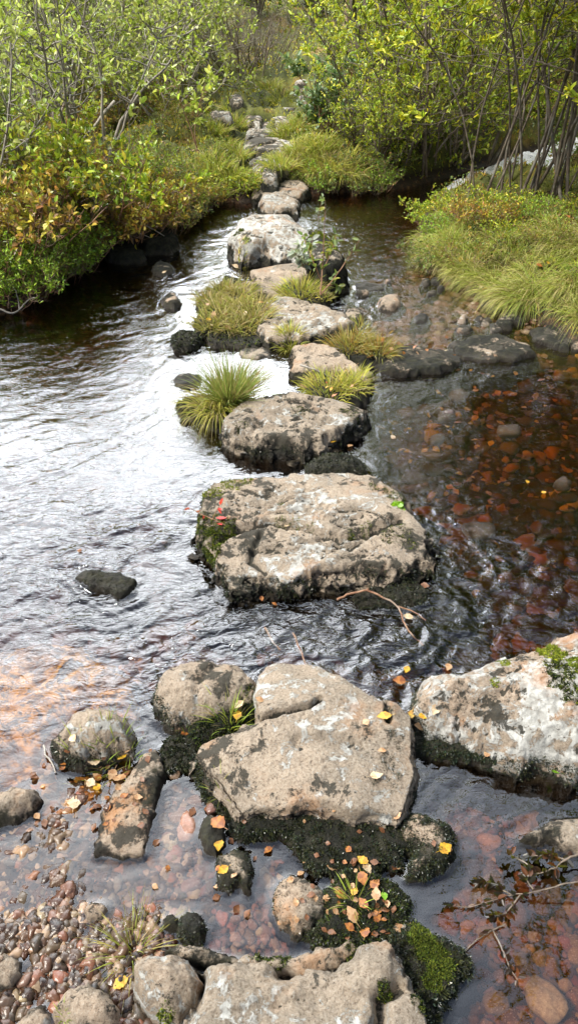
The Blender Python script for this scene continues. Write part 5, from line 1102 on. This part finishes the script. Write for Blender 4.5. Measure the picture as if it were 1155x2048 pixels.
for i, (x_, y_) in enumerate([(4.6, 7.6), (4.9, 8.9), (4.6, 6.4), (2.6, 12.0), (3.9, 5.6), (4.3, 4.6)]): put([b1, b2][i % 2], 0, 0, sc=[1.3, 1.4, 1.5, 1.1, 1.3, 1.5][i], loc=(x_, y_), label='tall leafy tree standing behind the right bank willows')
for loc in [(3.2, 6.0), (3.0, 4.9), (3.6, 4.2), (4.2, 5.4), (3.4, 7.0)]: put(t1, 0, 0, sc=1.1, loc=loc)
sn = plant('leaning_tree', 'thick leaning trunk with dark bark at the right of the path', 'tree', None, MBARK, 'trunk', 'crown', seed=51, h=3.4, nst=2, spread=.25, leafn=3000, leaf_l=.06, leaf_w=.035, pal=BRG, r0=.05, low=.3, nb=16, ntw=5, wander=.10, tw_len=.25)
put(sn, 737, 212)
br = plant('birch_tree', 'young birch with pale orange bark beyond the path', 'tree', None, MBIRCH, 'trunk', 'crown', seed=52, h=4.2, nst=1, spread=.1, leafn=2600, leaf_l=.055, leaf_w=.04, pal=BRG, r0=.06, low=.25, nb=26, ntw=5, wander=.05, tw_len=.28)
put(br, 683, 122)
dead = plant('bare_shrub', 'brown leafless thicket left of the path end', 'shrub', 'bare brown thickets', MBARK, 'stems', 'foliage', seed=61, h=.7, nst=34, spread=1.0, leafn=5, leaf_l=.03, leaf_w=.02, pal=STRAW, r0=.008, low=.2, nb=5, ntw=3, foot=.4)
put(dead, 470, 140, sc=1.2); put(dead, 515, 130, sc=1.1)
rr_ = np.random.RandomState(5)
for i in range(46):
    y = 12.5 + 14 * (i / 46.0)**1.1; x = rr_.uniform(-.62, .62) * y
    if y < 16.5 and abs(x - .2) < 1.5: x += 3.0 * (1 if x > .2 else -1)
    if abs(x - 4.2) < 1.0 and y < 15: continue
    lab = ['bushy light green tree in the thicket beyond the path', 'slim darker tree with pale trunks in the thicket beyond the path'][i % 2]
    put([b1, b2][i % 2], 0, 0, sc=rr_.uniform(.6, 1.0) * (1.0 if x > -1 else .72), loc=(x, y), label=lab)
for i, (x_, y_) in enumerate([(-.6, 16.2), (.6, 16.8), (1.7, 16.0), (-1.6, 15.6), (.1, 18.0), (1.2, 19.0), (-1.0, 19.0), (2.6, 15.0), (-2.6, 15.5)]): put([b1, g1][i % 2], 0, 0, sc=[.62, 1.3][i % 2], loc=(x_, y_), label=['small leafy tree closing the view at the far end of the path', 'round willow bush closing the view at the far end of the path'][i % 2])['group'] = ['small trees at the far end of the path', 'round bushes at the far end of the path'][i % 2]
HG = 'low heath shrubs covering the banks'
h1 = plant('heath_shrub', 'low twiggy heath shrub with tiny green leaves', 'heath shrub', HG, MTWIG, 'stems', 'foliage', seed=81, h=.26, nst=26, spread=1.2, leafn=1500, leaf_l=.024, leaf_w=.014, pal=[(0.312, 0.450, 0.040), (0.468, 0.575, 0.040), (0.195, 0.300, 0.030), (0.650, 0.575, 0.050)], r0=.003, low=.15, nb=6, ntw=3, tw_len=.06, ns=3, foot=.2)
h2 = plant('heath_shrub', 'low brown green heather clump', 'heath shrub', HG + ', brown', MTWIG, 'stems', 'foliage', seed=82, h=.24, nst=30, spread=1.3, leafn=1500, leaf_l=.020, leaf_w=.010, pal=[(0.270, 0.238, 0.050), (0.405, 0.238, 0.070), (0.189, 0.252, 0.035), (0.459, 0.336, 0.070), (0.297, 0.392, 0.040)], r0=.003, low=.15, nb=6, ntw=3, tw_len=.06, ns=3, foot=.22)
h3 = plant('juniper_shrub', 'feathery bright green juniper like shrub on the bank', 'heath shrub', HG + ', feathery', MTWIG, 'stems', 'foliage', seed=83, h=.25, nst=24, spread=1.1, leafn=1700, leaf_l=.024, leaf_w=.010, pal=[(0.216, 0.390, 0.033), (0.324, 0.520, 0.044), (0.121, 0.234, 0.022), (0.405, 0.598, 0.055)], r0=.003, low=.1, nb=7, ntw=4, tw_len=.07, ns=3, foot=.15, up=1.2)
h4 = plant('heather_clump', 'rust and ochre coloured heather clump on the bank', 'heath shrub', HG + ', rusty', MTWIG, 'stems', 'foliage', seed=84, h=.20, nst=30, spread=1.4, leafn=1300, leaf_l=.024, leaf_w=.014, pal=[(0.552, 0.350, 0.050), (0.432, 0.188, 0.050), (0.624, 0.500, 0.060), (0.240, 0.125, 0.050), (0.360, 0.350, 0.050)], r0=.003, low=.15, nb=6, ntw=3, tw_len=.06, ns=3, foot=.22)
h5 = plant('crowberry_mat', 'dark green crowberry mat in a hollow of the bank', 'heath shrub', HG + ', dark', MBARK, 'stems', 'foliage', seed=85, h=.20, nst=26, spread=1.4, leafn=1300, leaf_l=.020, leaf_w=.011, pal=[(0.110, 0.198, 0.028), (0.176, 0.286, 0.035), (0.066, 0.110, 0.021), (0.308, 0.176, 0.056)], r0=.003, low=.1, nb=6, ntw=3, tw_len=.06, ns=3, foot=.22)
for px, py, p_ in [(900, 425, h1), (960, 430, h4), (1010, 428, h1), (1070, 432, h3), (1120, 430, h1), (880, 470, h3), (1150, 445, h4), (1000, 470, h1), (1090, 480, h2), (930, 520, h2)]: put(p_, px, py, sc=R.uniform(.5, .9))
cnt = 0
HP = [(20, 560), (60, 575), (110, 545), (30, 520), (90, 505), (140, 525), (10, 590), (230, 470), (260, 450), (300, 440), (330, 450), (280, 425), (320, 425), (350, 430), (230, 430), (200, 470), (150, 500), (370, 415), (400, 400), (250, 400), (290, 395), (330, 400), (180, 420), (60, 480), (860, 470), (850, 490), (880, 520), (870, 440), (900, 550), (720, 372), (750, 370), (690, 372), (780, 365), (820, 368), (660, 378), (640, 372), (470, 385), (450, 395)]
for i in range(170):
    if i < len(HP): px, py = HP[i]; s = R.uniform(.6, 1.2)
    else:
        px, py = R.uniform(-60, 1200), R.uniform(150, 470); s = R.uniform(.6, 2.1)
        if abs(px - np.interp(py, [130, 190, 250, 320, 390], [600, 590, 525, 535, 555])) < 165 * (.55 + .45 * (py > 200)): continue
        if px > 840 and py > 330: continue
    p = hit(px, py, False)
    if p[2] < .04 or (casc_z(p[0:1], p[1:2])[0][0] < .7 and p[1] > 6.7): continue
    q_ = float(fbm(np.array([p[0] * .9]), np.array([p[1] * .9]), 0, 2, 600)[0]) + R.uniform(-.12, .12)
    nearp = abs(px - np.interp(py, [130, 190, 250, 320, 390], [600, 590, 525, 535, 555])) < 260
    s = min(s, .9) if nearp else s
    if i < len(HP) and px < 165 and py > 490: put(h3, px, py, sc=1.1); continue
    if i < len(HP) and 140 < px < 345 and py > 395: put([h4, h2, h4][i % 3], px, py, sc=s); continue
    put([h5, h3, h4, h1, h2][int(np.clip((q_ + .35) / .14, 0, 4))] if i % 5 else [h3, h4, h5][R.randint(3)], px, py, sc=s)

# ------------------------------------------------------------------ ground cover (moss, short grass, tiny leaves nobody could count)
def cover_points(n, y0, y1, xw):
    u = R.uniform(0, 1, n); e = -.6
    y = (y0**e + u * (y1**e - y0**e))**(1 / e); x = R.uniform(-1, 1, n) * (xw * y + .8)
    z = H(x, y); s = sdist(x, y, WPOLY); rt = rock_top(x, y); cd, cz = casc_z(x, y)
    m = (z > .035) & (rt < z) & ~((cd < .45 + .1 * cz) & (y > 6.7))
    return np.stack([x, y, z], -1)[m]
P = cover_points(190000, 2.6, 24, .55); n = len(P)
v = fbm(P[:, 0] * 1.6, P[:, 1] * 1.6, 0, 4, 500); v2 = fbm(P[:, 0] * 4 + 9, P[:, 1] * 4, 0, 3, 501)
pd = pdist(P[:, 0], P[:, 1], PATH)
col = pick(n, [(0.351, 0.390, 0.033), (0.243, 0.312, 0.033), (0.513, 0.494, 0.044)], .4)
oc = pick(n, [(.46, .32, .04), (.38, .32, .035), (.48, .26, .05)], .3); bw = pick(n, [(.16, .08, .035), (.26, .16, .06), (.14, .17, .03)], .35); yg = pick(n, [(.58, .52, .07), (.48, .48, .06)], .25)
f = sstep(.06, .2, v)[:, None]; col = col * (1 - f) + oc * f
f = sstep(.10, .25, v2)[:, None]; col = col * (1 - f) + bw * f
f = (np.exp(-(pd / .8)**2) * .85)[:, None]; col = col * (1 - f) + yg * f
sc_ = np.clip(P[:, 1] / 5, .7, 3.0)
V, F, Cc = blades(P - np.array([0, 0, .005]), R.normal(size=(n, 3)) * .55 + np.array([0, 0, 1.]), .042 * R.uniform(.5, 1.4, n) * np.where(pd < .4, .5, 1.0) * sc_**.4, .007 * sc_, .3 * R.uniform(0, 1, n), col, 2)
tag(mk('ground_cover', V, F, MMOSS, col=Cc), kind='stuff')
P = cover_points(120000, 2.6, 20, .55); n = len(P); pd = pdist(P[:, 0], P[:, 1], PATH); m = pd > .3; P = P[m]; n = len(P)
v = fbm(P[:, 0] * 2.2, P[:, 1] * 2.2, 0, 3, 510); m = v > -.12; P = P[m]; n = len(P)
sc_ = np.clip(P[:, 1] / 5, .7, 2.6)
P2 = P + np.stack([R.normal(size=n) * .01, R.normal(size=n) * .01, R.uniform(.01, .10, n)], -1)
V, F, Cc = leaves(P2, R.normal(size=(n, 3)) * .8 + np.array([0, 0, .3]), .018 * sc_ * R.uniform(.6, 1.2, n), .010 * sc_, pick(n, [(.12, .19, .035), (.18, .25, .05), (.09, .14, .03), (.26, .28, .05), (.30, .16, .04)], .35))
tag(mk('undergrowth_leaves', V, F, MLEAF, col=Cc), kind='stuff')
